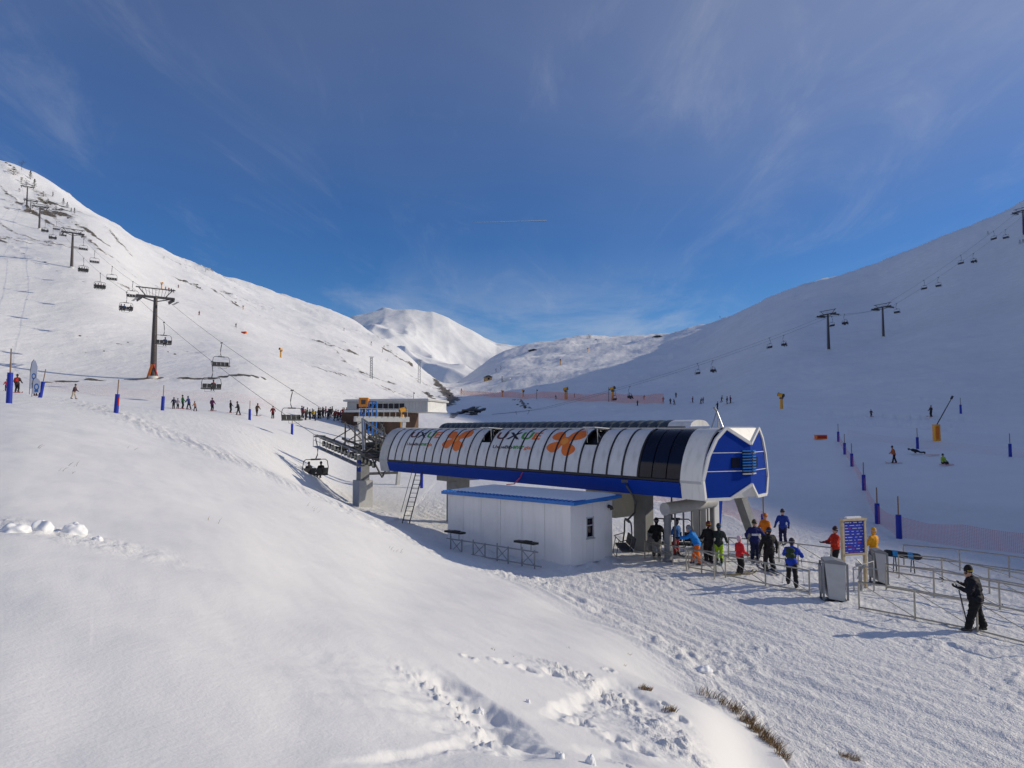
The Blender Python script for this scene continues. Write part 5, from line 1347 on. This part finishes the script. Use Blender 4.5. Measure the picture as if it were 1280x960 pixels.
MB().pipe([(-.3,-.3,0),(-.3,-.3,.9),(.45,-.1,1.15),(.45,-.1,0)], .03, 7).build('hoop', M_LGREY, T)
def build_board():
    b = (hit(1062, 742, ymin=14)+hit(1086, 736, ymin=14))/2+Vector((0,.35,0)); rz = R(18)
    T = thing('info_board', b, rz, 'wooden framed blue information board on posts above the turnstile', 'info board')
    y = b.y; z0 = e_of_v(692)*y-b.z; z1 = e_of_v(650)*y-b.z; w = 1.0
    MB().box((0,0,(z0+z1)/2), (w,.06,z1-z0)).build('panel', mat('board_blue', (.03,.05,.42), .35, var=.2, scale=5), T)
    for x in (-w/2-.03, w/2+.03): MB().box((x,0,z1/2), (.09,.13,z1+.06)).build('post', M_PALEW, T)
    MB().box((0,-.02,z1+.02), (w+.16,.16,.08)).build('frame', M_PALEW, T); MB().box((0,-.02,z0-.02), (w+.02,.12,.08)).build('frame', M_PALEW, T)
    MB().box((0,0,z1+.10), (w*.7,.12,.07)).build('snow_cap', M_SNOWCAP, T)
    rnd = random.Random(2); mw = mat('board_text', (.72,.74,.80), .5); mr = mat('board_text_red', (.55,.06,.08), .5)
    n = 11
    for k in range(n):
        zz = z1-.09-(z1-z0-.16)*k/(n-1); x = -w/2+.06
        while x < w/2-.1:
            L_ = rnd.uniform(.05,.22); L_ = min(L_, w/2-.04-x)
            MB().box((x+L_/2,-.035,zz), (L_,.006,.017 if k else .035)).build('print_mark', mr if rnd.random() < .18 else mw, T); x += L_+rnd.uniform(.03,.14)
build_board()
# snowboard resting on a trestle behind the railing
b = hit(1130, 716, ymin=14); T = thing('trestle', b, R(-12), 'dark folding trestle carrying a snowboard', 'trestle')
for x in (-.35,.35):
    for y in (-.18,.18): MB().tube((x,y*1.5,-.05), (x,y*.5,.72), .022, n=6).build('leg', M_BLACK, T)
MB().tube((-.4,0,.72), (.4,0,.72), .03, n=6).build('top_bar', M_BLACK, T)
mb = MB(); mb.prism([(-.72,-.11),(-.62,-.15),(.62,-.15),(.72,-.11),(.80,0),(.72,.11),(.62,.15),(-.62,.15),(-.72,.11),(-.80,0)], 0, .03, 2)
mb.box((-.3,0,.06), (.2,.26,.07), 0, 1); mb.box((.3,0,.06), (.2,.26,.07), 0, 1)
o = mb.build('snowboard', [M_BLACK, cloth((.02,.25,.55), .5)], None, b+Vector((-.05,0,.76)), R(-12)); o.rotation_euler = (R(55), R(6), R(-12))
tag(o, 'black snowboard with blue bindings lying on the trestle', 'snowboard')

# ---------------------------------------------------------------- padded posts and nets
M_PAD = mat('blue_pad', (.008,.03,.34), .55, var=.12, scale=3, bump=.3)
M_POLE = mat('post_wood', (.26,.17,.10), .75, var=.3, scale=6, bump=.3)
def padded_post(p, label, h=2.4, tilt=0.0, red=False, group='blue padded posts'):
    T = thing('padded_post', p, 0, label, 'padded post', group); T.rotation_euler = (0, tilt, 0)
    MB().tube((0,0,-.4), (0,0,h), .045, .04, n=7).build('pole', M_POLE, T)
    MB().tube((0,0,-.1), (0,0,h*.56), .16, .15, n=12).tube((0,0,h*.5), (0,0,h*.505), .162, .162, n=12).build('pad', M_PAD, T)
    if red: MB().box((.13,-.05,h*.35), (.06,.12,h*.25)).build('red_strip', M_RED, T)
    return T
LP = [(3,494,.0,3.2,False),(50,497,.16,2.5,False),(145,516,.05,2.4,True),(203,513,.03,2.4,False),(312,525,.0,2.4,False),(365,543,.0,2.3,False),(436,572,0,2.2,False),(527,610,0,2.4,False)]
for k, (u, v, ti, hh, rd) in enumerate(LP):
    if k == 0: p = at(3+8, 42)
    else: p = hit(u, v, ymin=36)
    padded_post(p, 'blue padded wooden post on the left piste, %s from the left edge' % ORD[k], hh, ti, rd)
RPX = [(1048,552),(1056,568),(1065,583),(1080,613),(1097,655),(1124,673)]
RP = [hit(u, v, ymin=30) for u, v in RPX]
for k, p in enumerate(RP): padded_post(p, 'blue padded post on the right net line, %s from the top' % ORD[k], 2.35)
RP2 = [hit(u, v, ymin=38) for u, v in ((1147,561),(1201,517),(1263,571))]
for k, p in enumerate(RP2): padded_post(p, 'lone blue padded post on the shaded right slope, %s from the left' % ORD[k], 2.4)
pq = hit(955, 672, ymin=30); padded_post(pq, 'blue padded post behind the queue beside the raking leg', 2.35)
def net_material(name, col, cover):
    m = bpy.data.materials.new(name); m.use_nodes = True; N = m.node_tree.nodes; L = m.node_tree.links
    b = N['Principled BSDF']; b.inputs['Base Color'].default_value = (*col, 1); b.inputs['Roughness'].default_value = .8
    tc = N.new('ShaderNodeUVMap'); sp = N.new('ShaderNodeSeparateXYZ'); L.new(tc.outputs[0], sp.inputs[0])
    def strand(o):
        f = N.new('ShaderNodeMath'); f.operation = 'FRACT'; L.new(o, f.inputs[0])
        c_ = N.new('ShaderNodeMath'); c_.operation = 'LESS_THAN'; L.new(f.outputs[0], c_.inputs[0]); c_.inputs[1].default_value = cover; return c_.outputs[0]
    mx = N.new('ShaderNodeMath'); mx.operation = 'MAXIMUM'; L.new(strand(sp.outputs[0]), mx.inputs[0]); L.new(strand(sp.outputs[1]), mx.inputs[1])
    L.new(mx.outputs[0], b.inputs['Alpha']); return m
M_NETP = net_material('pink_net', (.62,.20,.20), .15)
M_NETF = net_material('faint_pink_net', (.62,.24,.22), .045)
M_NETO = net_material('orange_net', (.75,.22,.10), .24)
def net(pts, label, h, m, name='safety_net', group='safety nets', seg=6, z0=.06):
    vs = []; fs = []; uv = []; P_ = []
    for a, b in zip(pts[:-1], pts[1:]):
        for k in range(seg): P_.append(a.lerp(b, k/seg))
    P_.append(pts[-1]); d = 0; prev = P_[0]
    for p in P_:
        d += math.hypot(p.x-prev.x, p.y-prev.y); prev = p; g = H(p.x, p.y)
        sag = .16*math.sin(math.pi*((len(vs)//2 % seg)/seg))*h/1.25
        vs += [(p.x,p.y,g+z0+sag*.3),(p.x,p.y,g+h-sag)]; uv += [(d/.08, 0), (d/.08, h/.08)]
    for i in range(len(P_)-1): fs.append((2*i, 2*i+2, 2*i+3, 2*i+1))
    me = bpy.data.meshes.new(name); me.from_pydata(vs, [], fs); me.materials.append(m)
    ul = me.uv_layers.new(name='UVMap')
    for l in me.loops: ul.data[l.index].uv = uv[l.vertex_index]
    tag(put(name, me), label, 'net', group)
net(RP+[hit(1205,686,ymin=28), hit(1330,702,ymin=26)], 'pink safety net curving down the right slope to the frame edge', 1.25, M_NETP)
net([hit(1060,547,ymin=60), RP2[0], hit(1205,566,ymin=50), RP2[2], hit(1330,578,ymin=50)], 'faint pink net across the shaded right slope', 1.1, M_NETF)
net([pq+Vector((0,.1,0)), at(915, 50), at(860, 56), at(800, 60), at(730, 62)], 'pink net behind the station end and the gate', 1.5, M_NETP)
net([hit(575,494,ymin=150), hit(640,497,ymin=150), hit(700,500,ymin=150), hit(770,503,ymin=150), hit(830,505,ymin=150)], 'orange net line across the valley piste', 3.2, M_NETO)
net([at(60,98), at(130,100), at(210,104), at(290,108), at(345,112)], 'faint pink net behind the left piste walkers', 1.6, M_NETF)
# ---------------------------------------------------------------- far lodge, second lift and other installations
def build_lodge():
    LY = 122.0; c = at(492, LY); g = e_of_v(540)*LY
    T = thing('lodge', (c.x, LY, g), R(-14), 'distant pale grey metal lodge with brown lower wall', 'building')
    k = LY/FPX; w = 104*k
    zt = e_of_v(503)*LY-g; zm = e_of_v(516)*LY-g; zb = -2
    MB().box((.8,0,(zt+zm)/2), (w,9,zt-zm)).build('upper_wall', mat('lodge_grey', (.42,.44,.46), .5, .2, var=.08, scale=.6), T)
    MB().box((-2.5,.4,(zm+zb)/2), (w-3.5,8,zm-zb-.05)).build('lower_wall', mat('lodge_brown', (.12,.07,.045), .8, var=.3, scale=1.5), T)
    MB().box((.8,-.3,zt+.15), (w+.8,10,.3)).build('roof', M_LGREY, T); MB().box((.8,-.3,zt+.34), (w+.4,9.4,.10)).build('roof_snow', M_SNOWCAP, T)
    MB().box((-1.5,-4.55,zm+.2), (w*.75,.35,.35)).build('ledge', M_SHELL, T)
    for i in range(9): MB().box((-4.2+i*.95,-4.55,(zt+zm)/2+.1), (.75,.12,.8)).build('window', M_GLASS, T)
    for i in range(26): MB().box((-w/2+.8+i*w/26,-4.53,(zt+zm)/2), (.08,.05,zt-zm-.1)).build('rib', M_LGREY, T) if i > 19 or i < 4 else None
    MB().add([(w/2+.8,-4.5,zm),(w/2+.8,4.5,zm),(w/2+2.6,0,zm),(w/2+.8,-4.5,zt),(w/2+.8,4.5,zt),(w/2+1.8,0,zt-.4)], [(0,1,2),(3,5,4),(0,2,5,3),(1,4,5,2),(0,3,4,1)]).build('end_bay', M_SHELL, T)
    # blue scaffold in front
    b = at(461, 104); T2 = thing('blue_scaffold', (b.x, 104, e_of_v(522)*104), R(-10), 'blue steel stair scaffold before the lodge', 'scaffold')
    q = 104/FPX; ww = 20*q; hh = 20*q
    for i in range(5): MB().bar((-ww/2+ww*i/4,0,-2.5), (-ww/2+ww*i/4,0,hh), .16, .16).build('upright', M_BLUE2, T2)
    for z in (.2, hh*.5, hh): MB().bar((-ww/2,0,z), (ww/2,0,z), .14, .14).build('crossbar', M_BLUE2, T2)
    MB().bar((-ww/2,.1,.2), (ww/2,.1,hh), .12, .12).build('diagonal', M_BLUE2, T2)
    b2 = Vector((b.x-.5, 104, e_of_v(508)*104)); T3 = thing('orange_box', b2, 0, 'orange equipment box on top of the blue scaffold', 'box')
    MB().box((-.2,0,.6), (1.3,1.0,1.3)).build('case', mat('gun_orange', (.62,.22,.02), .5), T3); MB().box((-.2,-.53,.6), (.6,.06,.6)).build('grille', M_STEELD, T3); MB().box((-.2,0,-.4), (.3,.3,.9)).build('stem', M_STEELD, T3)
build_lodge()
def snow_gun(p, label, h=3.0, tilt=.5, yaw=0.0, sc=1.0):
    T = thing('snow_gun', p, yaw, label, 'snow gun', 'yellow snow guns'); T.scale = (sc,)*3
    MB().tube((0,0,-.6), (0,0,h*.62), .30, .26, n=9).build('pedestal', M_YEL, T)
    MB().box((0,0,h*.66), (.5,.5,.3)).build('yoke', M_STEELD, T)
    d = Vector((.75,0,.25)); c_ = Vector((0,0,h*.84))
    MB().tube(c_-d*.55, c_+d*.7, .42, .34, n=14).build('barrel', M_YEL, T); MB().tube(c_+d*.7, c_+d*.78, .38, .38, n=14).build('nozzle_ring', M_STEELD, T)
    MB().tube(c_-d*.68, c_-d*.55, .3, .44, n=14).build('fan_cover', M_STEELD, T)
for u, v, lab, sc in ((977,511,'yellow snow gun on the shaded slope right of the station',1.0),(351,447,'yellow snow gun on the lower left hill',1.0),(202,361,'yellow snow gun high above the left tower',1.0),(304,387,'small snow gun far up the left hill',.8),(577,492,'orange snow gun at the left end of the valley net',1.2),(628,496,'second snow gun along the valley net',1.2),(654,496,'third snow gun along the valley net',1.2),(707,499,'fourth snow gun along the valley net',1.6),(766,500,'fifth snow gun along the valley net beside a mast',1.6),(735,440,'small snow gun high on the right ridge',1.6),(701,456,'snow gun on the shaded upper piste',1.6)):
    snow_gun(hit(u, v, ymin=60), lab, yaw=rn_.uniform(0, 6.28), sc=sc)
p = hit(503, 534, ymin=75); y = 100; snow_gun(Vector(((503-640)/FPX*y, y, e_of_v(533)*y)), 'large yellow snow gun standing before the lodge', yaw=.4, sc=.9)
# boom gun on the right slope
b = hit(1171, 551, ymin=50); T = thing('boom_snow_gun', b, 0, 'yellow box snow lance with long raised boom on the right slope', 'snow gun')
MB().box((0,0,.95), (.65,.6,2.1)).box((-.05,-.32,1.0), (.35,.06,1.5), 0, 1).build('cabinet', [M_YEL, M_ORANGE], T)
yb = b.y; tip = Vector(((1195-1171)/FPX*yb, .5, e_of_v(497)*yb-b.z)); MB().tube((.1,0,2.0), tip, .07, .05, n=7).build('boom', M_STEELD, T); MB().tube(tip-Vector((.1,0,.15)), tip+Vector((.1,0,.2)), .14, n=8).build('lance_head', M_STEELD, T)
# orange crash bag
b = hit(1026, 549, ymin=60); T = thing('crash_bag', b, R(8), 'orange rectangular crash bag lying on the shaded piste', 'crash bag')
MB().box((0,0,.3), (1.5,.7,.6)).build('bag', M_ORANGE, T); MB().box((0,-.36,.3), (1.3,.03,.3)).build('label_strip', M_RED, T)
b = hit(305, 417, ymin=60); T = thing('crash_bag', b, R(-20), 'small orange crash bag far up the left hill', 'crash bag')
MB().box((0,0,.4), (2.4,.7,.8)).build('bag', M_ORANGE, T); MB().box((0,-.36,.4), (2.0,.03,.3)).build('label_strip', M_RED, T)
# lattice masts on the left hill
def lattice(p, h, label):
    T = thing('lattice_mast', p, .4, label, 'mast', 'lattice masts'); w = h*.055
    for sx in (-1,1):
        for sy in (-1,1): MB().tube((sx*w,sy*w,-1), (sx*w*.6,sy*w*.6,h), .09, n=5).build('leg', M_STEEL, T)
    mb = MB(); n = 9
    for k in range(n):
        z0, z1 = h*k/n, h*(k+1)/n
        for sx, sy, ex, ey in ((-1,-1,1,-1),(1,-1,1,1),(1,1,-1,1),(-1,1,-1,-1)): mb.tube((sx*w*.9,sy*w*.9,z0), (ex*w*.85,ey*w*.85,z1), .05, n=4)
    o = mb.build('bracing', M_STEEL, T); o['kind'] = 'stuff'
    MB().bar((-w*2.2,0,h), (w*2.2,0,h), .2, .2).build('crossarm', M_STEEL, T)
for u, vb, vt, lab in ((464,473,446,'nearer lattice mast on the left spur'),(524,479,450,'farther lattice mast on the left spur')):
    p = hit(u, vb, ymin=120); lattice(p, (vb-vt)/FPX*p.y, lab)
for k, (u, vb, vt, lab) in enumerate(((671,499,486,'thin mast on the valley piste, leftmost'),(709,499,484,'thin mast on the valley piste behind a snow gun'),(761,502,484,'thin mast on the valley piste, rightmost'),(517,500,490,'short dark sign post on the left slope above the lodge'))):
    p = hit(u, vb, ymin=120); h_ = (vb-vt)/FPX*p.y; T = thing('marker_mast', p, 0, lab, 'mast', 'thin masts')
    MB().tube((0,0,-.5), (0,0,h_), .12, .09, n=6).build('pole', M_STEELD, T); MB().box((.2,0,h_*.85), (.5,.15,.5)).build('head', M_STEELD, T)
# second lift station bottom ramp behind the roof
b = hit(585, 527, ymin=120); b.y = min(b.y, 190); b = at(583, 185); T = thing('return_station', (b.x, b.y, e_of_v(528)*185), R(70), 'dark return station machinery of the right lift behind the roof', 'lift station')
MB().bar((-4,0,2.2), (5,0,4.0), .8, .5).build('ramp', M_STEELD, T); MB().bar((-4,-3,2.0), (5,-3,3.6), .8, .5).build('ramp', M_STEELD, T)
for x in (-3, 0, 3): MB().tube((x,-1.5,-3), (x,-1.5,2.6+x*.2), .35, n=8).build('leg', M_STEELD, T); MB().bar((x,-4,2.6+x*.2), (x,1,2.6+x*.2), .3, .3).build('cross_beam', M_STEELD, T)
MB().tube((0,-1.5,2.9), (0,-1.5,3.3), 2.6, n=20).build('bullwheel', M_STEELD, T)
# cabin and snow groomer far up the shaded valley
b = hit(610, 476, ymin=150); T = thing('mountain_hut', b, R(20), 'small dark hut far up the shaded valley', 'hut'); s_ = b.y/FPX
MB().box((0,0,2.0*s_), (9*s_,6*s_,5*s_)).build('wall', M_WOOD, T); MB().prism([(-5.4*s_,4.5*s_),(5.4*s_,4.5*s_),(0,7*s_)], -4*s_, 4*s_, 1).build('roof', M_STEELD, T); MB().box((0,-3.05*s_,2.4*s_), (2*s_,.2,2*s_)).build('window', M_GLASS, T)
b = hit(633, 476, ymin=150); T = thing('small_cabin', b, R(-10), 'small pale cabin beside a pole far up the valley', 'cabin'); s_ = b.y/FPX
MB().box((0,0,1.2*s_), (9*s_,4*s_,3*s_)).build('wall', M_SHELL, T); MB().box((0,0,3*s_), (10*s_,5*s_,.6*s_)).build('roof', M_SNOWCAP, T); MB().tube((-5.5*s_,0,-1), (-5.5*s_,0,6*s_), .3, n=6).build('pole', M_STEELD, T)
b = at(396, 150); b.z = e_of_v(521)*150; T = thing('banner', b, R(5), 'dark blue banner behind the crowd before the lodge', 'banner')
MB().box((0,0,1.2), (2.4,.08,1.7)).build('cloth', M_PAD, T)
for x in (-1.25,1.25): MB().tube((x,0,-1.5), (x,0,2.2), .06, n=6).build('pole', M_STEELD, T)
b = hit(822, 421, ymin=300, ymax=1200); 
s_ = b.y/FPX; b.z -= 2.2*s_; T = thing('ridge_building', b, 0, 'small dark building on the skyline ridge', 'building')
MB().box((0,0,.3*s_), (11*s_,6*s_,3.5*s_)).build('wall', M_STEELD, T); MB().prism([(-6.5*s_,2*s_),(6.5*s_,2*s_),(2*s_,3.6*s_),(-2*s_,3.6*s_)], -4*s_, 4*s_, 1).build('roof', M_STEELD, T)
b = hit(667, 438, ymin=300, ymax=1600); s_ = b.y/FPX; b.z -= 1.8*s_; T = thing('ridge_building', b, 0, 'low dark shelter on the far skyline', 'building')
MB().box((0,0,.3*s_), (12*s_,6*s_,2.5*s_)).build('wall', M_STEELD, T); MB().prism([(-7*s_,1.5*s_),(7*s_,1.5*s_),(0,3.6*s_)], -4*s_, 4*s_, 1).build('roof', M_STEELD, T)
# feather flags at the left edge
def feather(p, h, label, lean):
    T = thing('feather_flag', p, R(8), label, 'flag', 'feather flags'); q_ = [(0,0,-.2),(0,0,h*.7),(.12*h*.3,0,h*.93),(.3*h*.3,0,h)]
    MB().pipe(q_, .03, 6).build('pole', M_STEELD, T)
    poly = [(.04,h*.15),(.62,h*.22),(.66,h*.8),(.45,h*.97),(.2,h*.98),(.05,h*.75)]
    MB().prism(poly, -.012, .012, 1).build('cloth', mat('flag_white', (.66,.68,.74), .7, var=.06), T)
    rg = MB(); n = 20; cz = h*.52
    for k in range(n):
        a0, a1 = 2*math.pi*k/n, 2*math.pi*(k+1)/n
        for yy in (-.016,): rg.add([(.34+.2*math.cos(a0),yy,cz+.3*math.sin(a0)),(.34+.2*math.cos(a1),yy,cz+.3*math.sin(a1)),(.34+.12*math.cos(a1),yy,cz+.18*math.sin(a1)),(.34+.12*math.cos(a0),yy,cz+.18*math.sin(a0))], [(0,1,2,3)])
    rg.build('blue_ring', M_BLUE2, T)
    MB().box((.34,-.016,h*.3), (.3,.004,.18)).build('blue_mark', M_BLUE2, T)
feather(at(36, 70), 3.4, 'white feather flag with blue ring mark, taller one', .1)
feather(hit(30, 495, ymin=45)+Vector((0,1,0)), 1.6, 'low tilted white feather flag beside the red backpack skier', .3)

# ---------------------------------------------------------------- trees, rocks, grass, snow lumps
M_CONIF = mat('conifer', (.018,.034,.016), .8, var=.4, scale=2)
M_BROWNB = mat('brown_shrub', (.07,.045,.022), .85, var=.4, scale=2)
M_BARK = mat('bark', (.07,.055,.045), .9, var=.3)
def leafy(name, p, h, w, m, label, cat, group, seed, conic=True, n=420, tk=True):
    rnd = random.Random(seed); T = thing(name, p, rnd.uniform(0, 6), label, cat, group)
    if tk: MB().tube((0,0,-.8), (0,0,h*.8), h*.03, h*.008, n=6).build('trunk', M_BARK, T)
    mb = MB()
    for _ in range(n):
        t = rnd.random()**.8; z = h*(.08+.92*t)
        rmax = w*(1-t)**.8*(.75+.35*math.sin(t*22+seed)) if conic else w*math.sqrt(max(0.02, 1-(2*t-1)**2))*(.7+.4*math.sin(5*t+seed))
        a = rnd.uniform(0, 6.283); r = rmax*math.sqrt(rnd.random())
        c = Vector((r*math.cos(a), r*math.sin(a), z)); s_ = h*rnd.uniform(.035, .075)
        d = Vector((math.cos(a), math.sin(a), rnd.uniform(-.6, .3))); u = d.cross(Vector((0,0,1))).normalized()
        mb.add([c-u*s_*.6, c+u*s_*.6, c+d*s_*1.3+Vector((0,0,rnd.uniform(-.3,.3)*s_))], [(0,1,2)])
    o = mb.build('crown', m, T); return T
TR = [(17,219,11,8,'b',0),(38,224,10,6,'c',0),(43,234,10,6,'c',1),(66,246,6,3,'c',1),(79,256,8,5,'c',1),(84,260,7,5,'c',1),(89,265,5,3,'c',1),(93,267,7,3,'c',1),(27,228,7,5,'b',0),(33,232,7,6,'b',0),(54,246,7,5,'b',0),(60,254,6,5,'b',0),(70,263,5,4,'b',0),(24,240,5,4,'b',0),(430,414,4,3,'c',1),(464,432,5,5,'c',1),(478,441,4,3,'c',1),(480,436,4,3,'c',1),(246,361,4,3,'b',0),(205,323,3,2,'c',1),(257,340,3,2,'c',1),(484,452,4,7,'b',0),(620,465,4,4,'c',1),(626,462,4,4,'c',1),(1235,293,4,4,'c',1),(1275,305,5,4,'c',1),(1279,304,5,4,'c',1),(900,398,3,3,'c',1)]
kc = kb = 0; TR.sort()
for k, (u, v, hp, wp, ty, con) in enumerate(TR):
    p = hit(u, v, ymin=120); s_ = p.y/FPX
    side = 'left' if u < 560 else 'right'
    if ty == 'c':
        kc += 1; leafy('conifer_tree', p, hp*s_*1.1, wp*s_*.55, M_CONIF, 'small dark conifer on the %s hillside, %s conifer from the left' % (side, ORD[kc-1]), 'tree', 'small conifers', k, True, 300)
    else:
        kb += 1; leafy('shrub', p, hp*s_, wp*s_*.75, M_BROWNB, 'brown shrub on the left hillside, %s shrub from the left' % ORD[kb-1], 'shrub', 'brown shrubs', k, False, 300)
# leafless tree on the left skyline
p = hit(27, 212.5, ymin=200); T = thing('bare_tree', p, 0, 'leafless tree standing on the left skyline', 'tree'); s_ = p.y/FPX; h_ = 14*s_
MB().tube((0,0,-1), (0,0,h_*.55), .16*s_*2, .05*s_*2, n=6).build('trunk', M_BARK, T)
rnd = random.Random(4); mb = MB()
def twig(a, d, L_, r, lev):
    b = a+d*L_; mb.tube(a, b, r, r*.6, n=4, cap=False)
    if lev:
        for _ in range(4): twig(a.lerp(b, rnd.uniform(.4,1)), (d+Vector((rnd.uniform(-.9,.9),rnd.uniform(-.9,.9),rnd.uniform(-.3,.6)))).normalized(), L_*.62, r*.6, lev-1)
for _ in range(6): twig(Vector((0,0,h_*rnd.uniform(.25,.55))), Vector((rnd.uniform(-1,1),rnd.uniform(-1,1),1.0)).normalized(), h_*.28, .05*s_, 3)
mb.build('branches', M_BARK, T)
# rocks breaking the snow
M_ROCK = mat('rock', (.085,.078,.065), .9, var=.4, scale=.8, bump=.8)
def rock_at(u, v, hp, k, ymin=100):
    rnd = random.Random(900+k); p = hit(u, v, ymin=ymin); s_ = p.y/FPX; mb = MB()
    mb.ball((0,0,0), (hp*s_*rnd.uniform(.8,1.6), hp*s_*.9, hp*s_*.6), 7, 5, jit=.28, rnd=rnd)
    o = mb.build('rock', M_ROCK, None, p, rnd.uniform(0, 3))
    for f in o.data.polygons: f.use_smooth = False
    return o
RK = [(52,250),(57,254),(63,256),(66,262),(72,266),(76,270),(80,267),(85,273),(70,258),(48,244),(90,278),(95,281),(60,260),(12,207),(8,204),(17,212),(246,356),(250,360),(294,378),(651,508),(656,509),(647,506),(660,505),(745,425),(560,500),(553,503),(562,495),(548,505),(210,440),(130,439),(160,428),(219,443),(100,420)]
RK.sort()
for k, (u, v) in enumerate(RK):
    o = rock_at(u, v, rn_.uniform(1.0, 2.2), k); tag(o, 'dark rock poking out of the snowy slope, %s rock from the left' % ORD[k], 'rock', 'rocks in the snow')
# dry grass on the edge of the bank
M_GRASS = mat('dry_grass', (.30,.19,.085), .85, var=.35, scale=20)
M_GRASS2 = mat('dark_grass', (.13,.085,.04), .85, var=.35, scale=20)
def tuft(u, v, n, hgt, spread, label, seed, lean=(0,0)):
    rnd = random.Random(seed); p = hit(u, v); mb = MB()
    for _ in range(n):
        a = rnd.uniform(0, 6.283); r = spread*math.sqrt(rnd.random()); x, y = r*math.cos(a), r*math.sin(a)
        z = H(p.x+x, p.y+y)-p.z-.03; L_ = hgt*rnd.uniform(.45, 1.1)
        d = Vector((rnd.uniform(-.55,.55)+lean[0], rnd.uniform(-.55,.55)+lean[1], 1)).normalized(); side = d.cross(Vector((rnd.uniform(-1,1), rnd.uniform(-1,1), 0))).normalized()*rnd.uniform(.003,.006)
        b = Vector((x,y,z)); m_ = b+d*L_*.55; bend = Vector((rnd.uniform(-.3,.3)+lean[0], rnd.uniform(-.3,.3)+lean[1], -.1))*L_*.35; t = m_+d*L_*.4+bend
        mb.add([b-side, b+side, m_+side*.8, m_-side*.8, t], [(0,1,2,3),(3,2,4)], rnd.random() < .4)
    o = mb.build('grass_tuft', [M_GRASS, M_GRASS2], None, p); tag(o, label, 'grass', 'dry grass tufts')
gl = [(905,880,60,.26,.14),(918,889,110,.28,.15),(932,902,150,.30,.16),(945,914,170,.30,.17),(958,925,150,.30,.16),(968,936,120,.27,.15),(978,948,90,.25,.14),(892,872,30,.26,.12),(806,862,140,.16,.13),(836,888,110,.16,.13),(880,868,40,.32,.16),(1062,948,160,.16,.18)]
for k, (u, v, n, hh, sp) in enumerate(gl):
    lab = 'dry brown grass tuft on the bank edge, %s from the top of the row' % ORD[k] if k < 8 else ('small dry grass tuft on the bank shoulder, %s' % ('upper' if k == 8 else 'lower' if k == 9 else 'thin stalks') if k < 11 else 'small dry grass tuft at the bottom right on the flat')
    tuft(u, v, n, hh, sp, lab, 300+k, (.25, -.1))
st = [(490,688,6),(500,690,4),(262,652,5),(388,634,5),(395,640,4),(83,590,4),(92,583,3),(615,812,5),(785,818,9),(780,832,6),(710,810,4),(640,820,4),(45,560,4),(165,562,3)]
st.sort()
for k, (u, v, n) in enumerate(st): tuft(u, v, n, .10 if v > 780 else .22, .05 if v > 780 else .2, 'few thin grass stalks piercing the smooth bank, %s spot from the left' % ORD[k], 400+k, (.5, .2))
# lumps of snow
def lump(u, v, w, h_, label, seed, n=14):
    rnd = random.Random(seed); p = hit(u, v); mb = MB(); mb.ball((0,0,0), (w/2, w/2*.8, h_), 22, 14)
    va = np.array(mb.v); f_ = 1+.38*vnoise(va[:, 0]/w*4+seed*3, va[:, 1]/w*4+va[:, 2]/w*5, seed)+.16*vnoise(va[:, 0]/w*11, va[:, 2]/w*11+va[:, 1]/w*9, seed+4); mb.v = [tuple(q_) for q_ in va*f_[:, None]]
    me = mb.mesh('snow_lump', [M_SNOWCAP]); o = bpy.data.objects.new('snow_lump', me); COL.objects.link(o); o.location = p+Vector((0,0,h_*.05)); o.rotation_euler = (0,0,rnd.uniform(0,3))
    o.modifiers.new('s', 'SUBSURF').render_levels = 1; tag(o, label, 'snow lump', 'snow lumps')
lump(92, 668, .40, .16, 'larger pale snow lump on the left bank', 1); lump(52, 662, .34, .13, 'snow lump left of the larger one', 2); lump(18, 664, .42, .10, 'flat snow lump at the left edge', 3); lump(122, 675, .16, .06, 'small snow lump right of the larger one', 4)
lump(738, 955, .12, .07, 'rounded snow clod at the bottom edge', 5); lump(700, 948, .10, .05, 'small snow clod at the bottom edge', 6); lump(880, 838, .5, .10, 'low snow hump at the toe of the bank', 7)
lump(600, 890, .10, .05, 'snow crumb beside the broken crust', 8); lump(660, 878, .08, .04, 'tiny snow crumb in the broken crust', 9)
# high contrail
a0, e0 = ray(590, 278); a1, e1 = ray(683, 276); D = 24000
mb = MB(); mb.tube((a0*D, D, e0*D), (a1*D, D, e1*D), 4, 20, n=8); tag(mb.build('contrail', mat('vapour', (.75,.78,.85), .9, var=.02)), 'thin white contrail', kind='stuff')
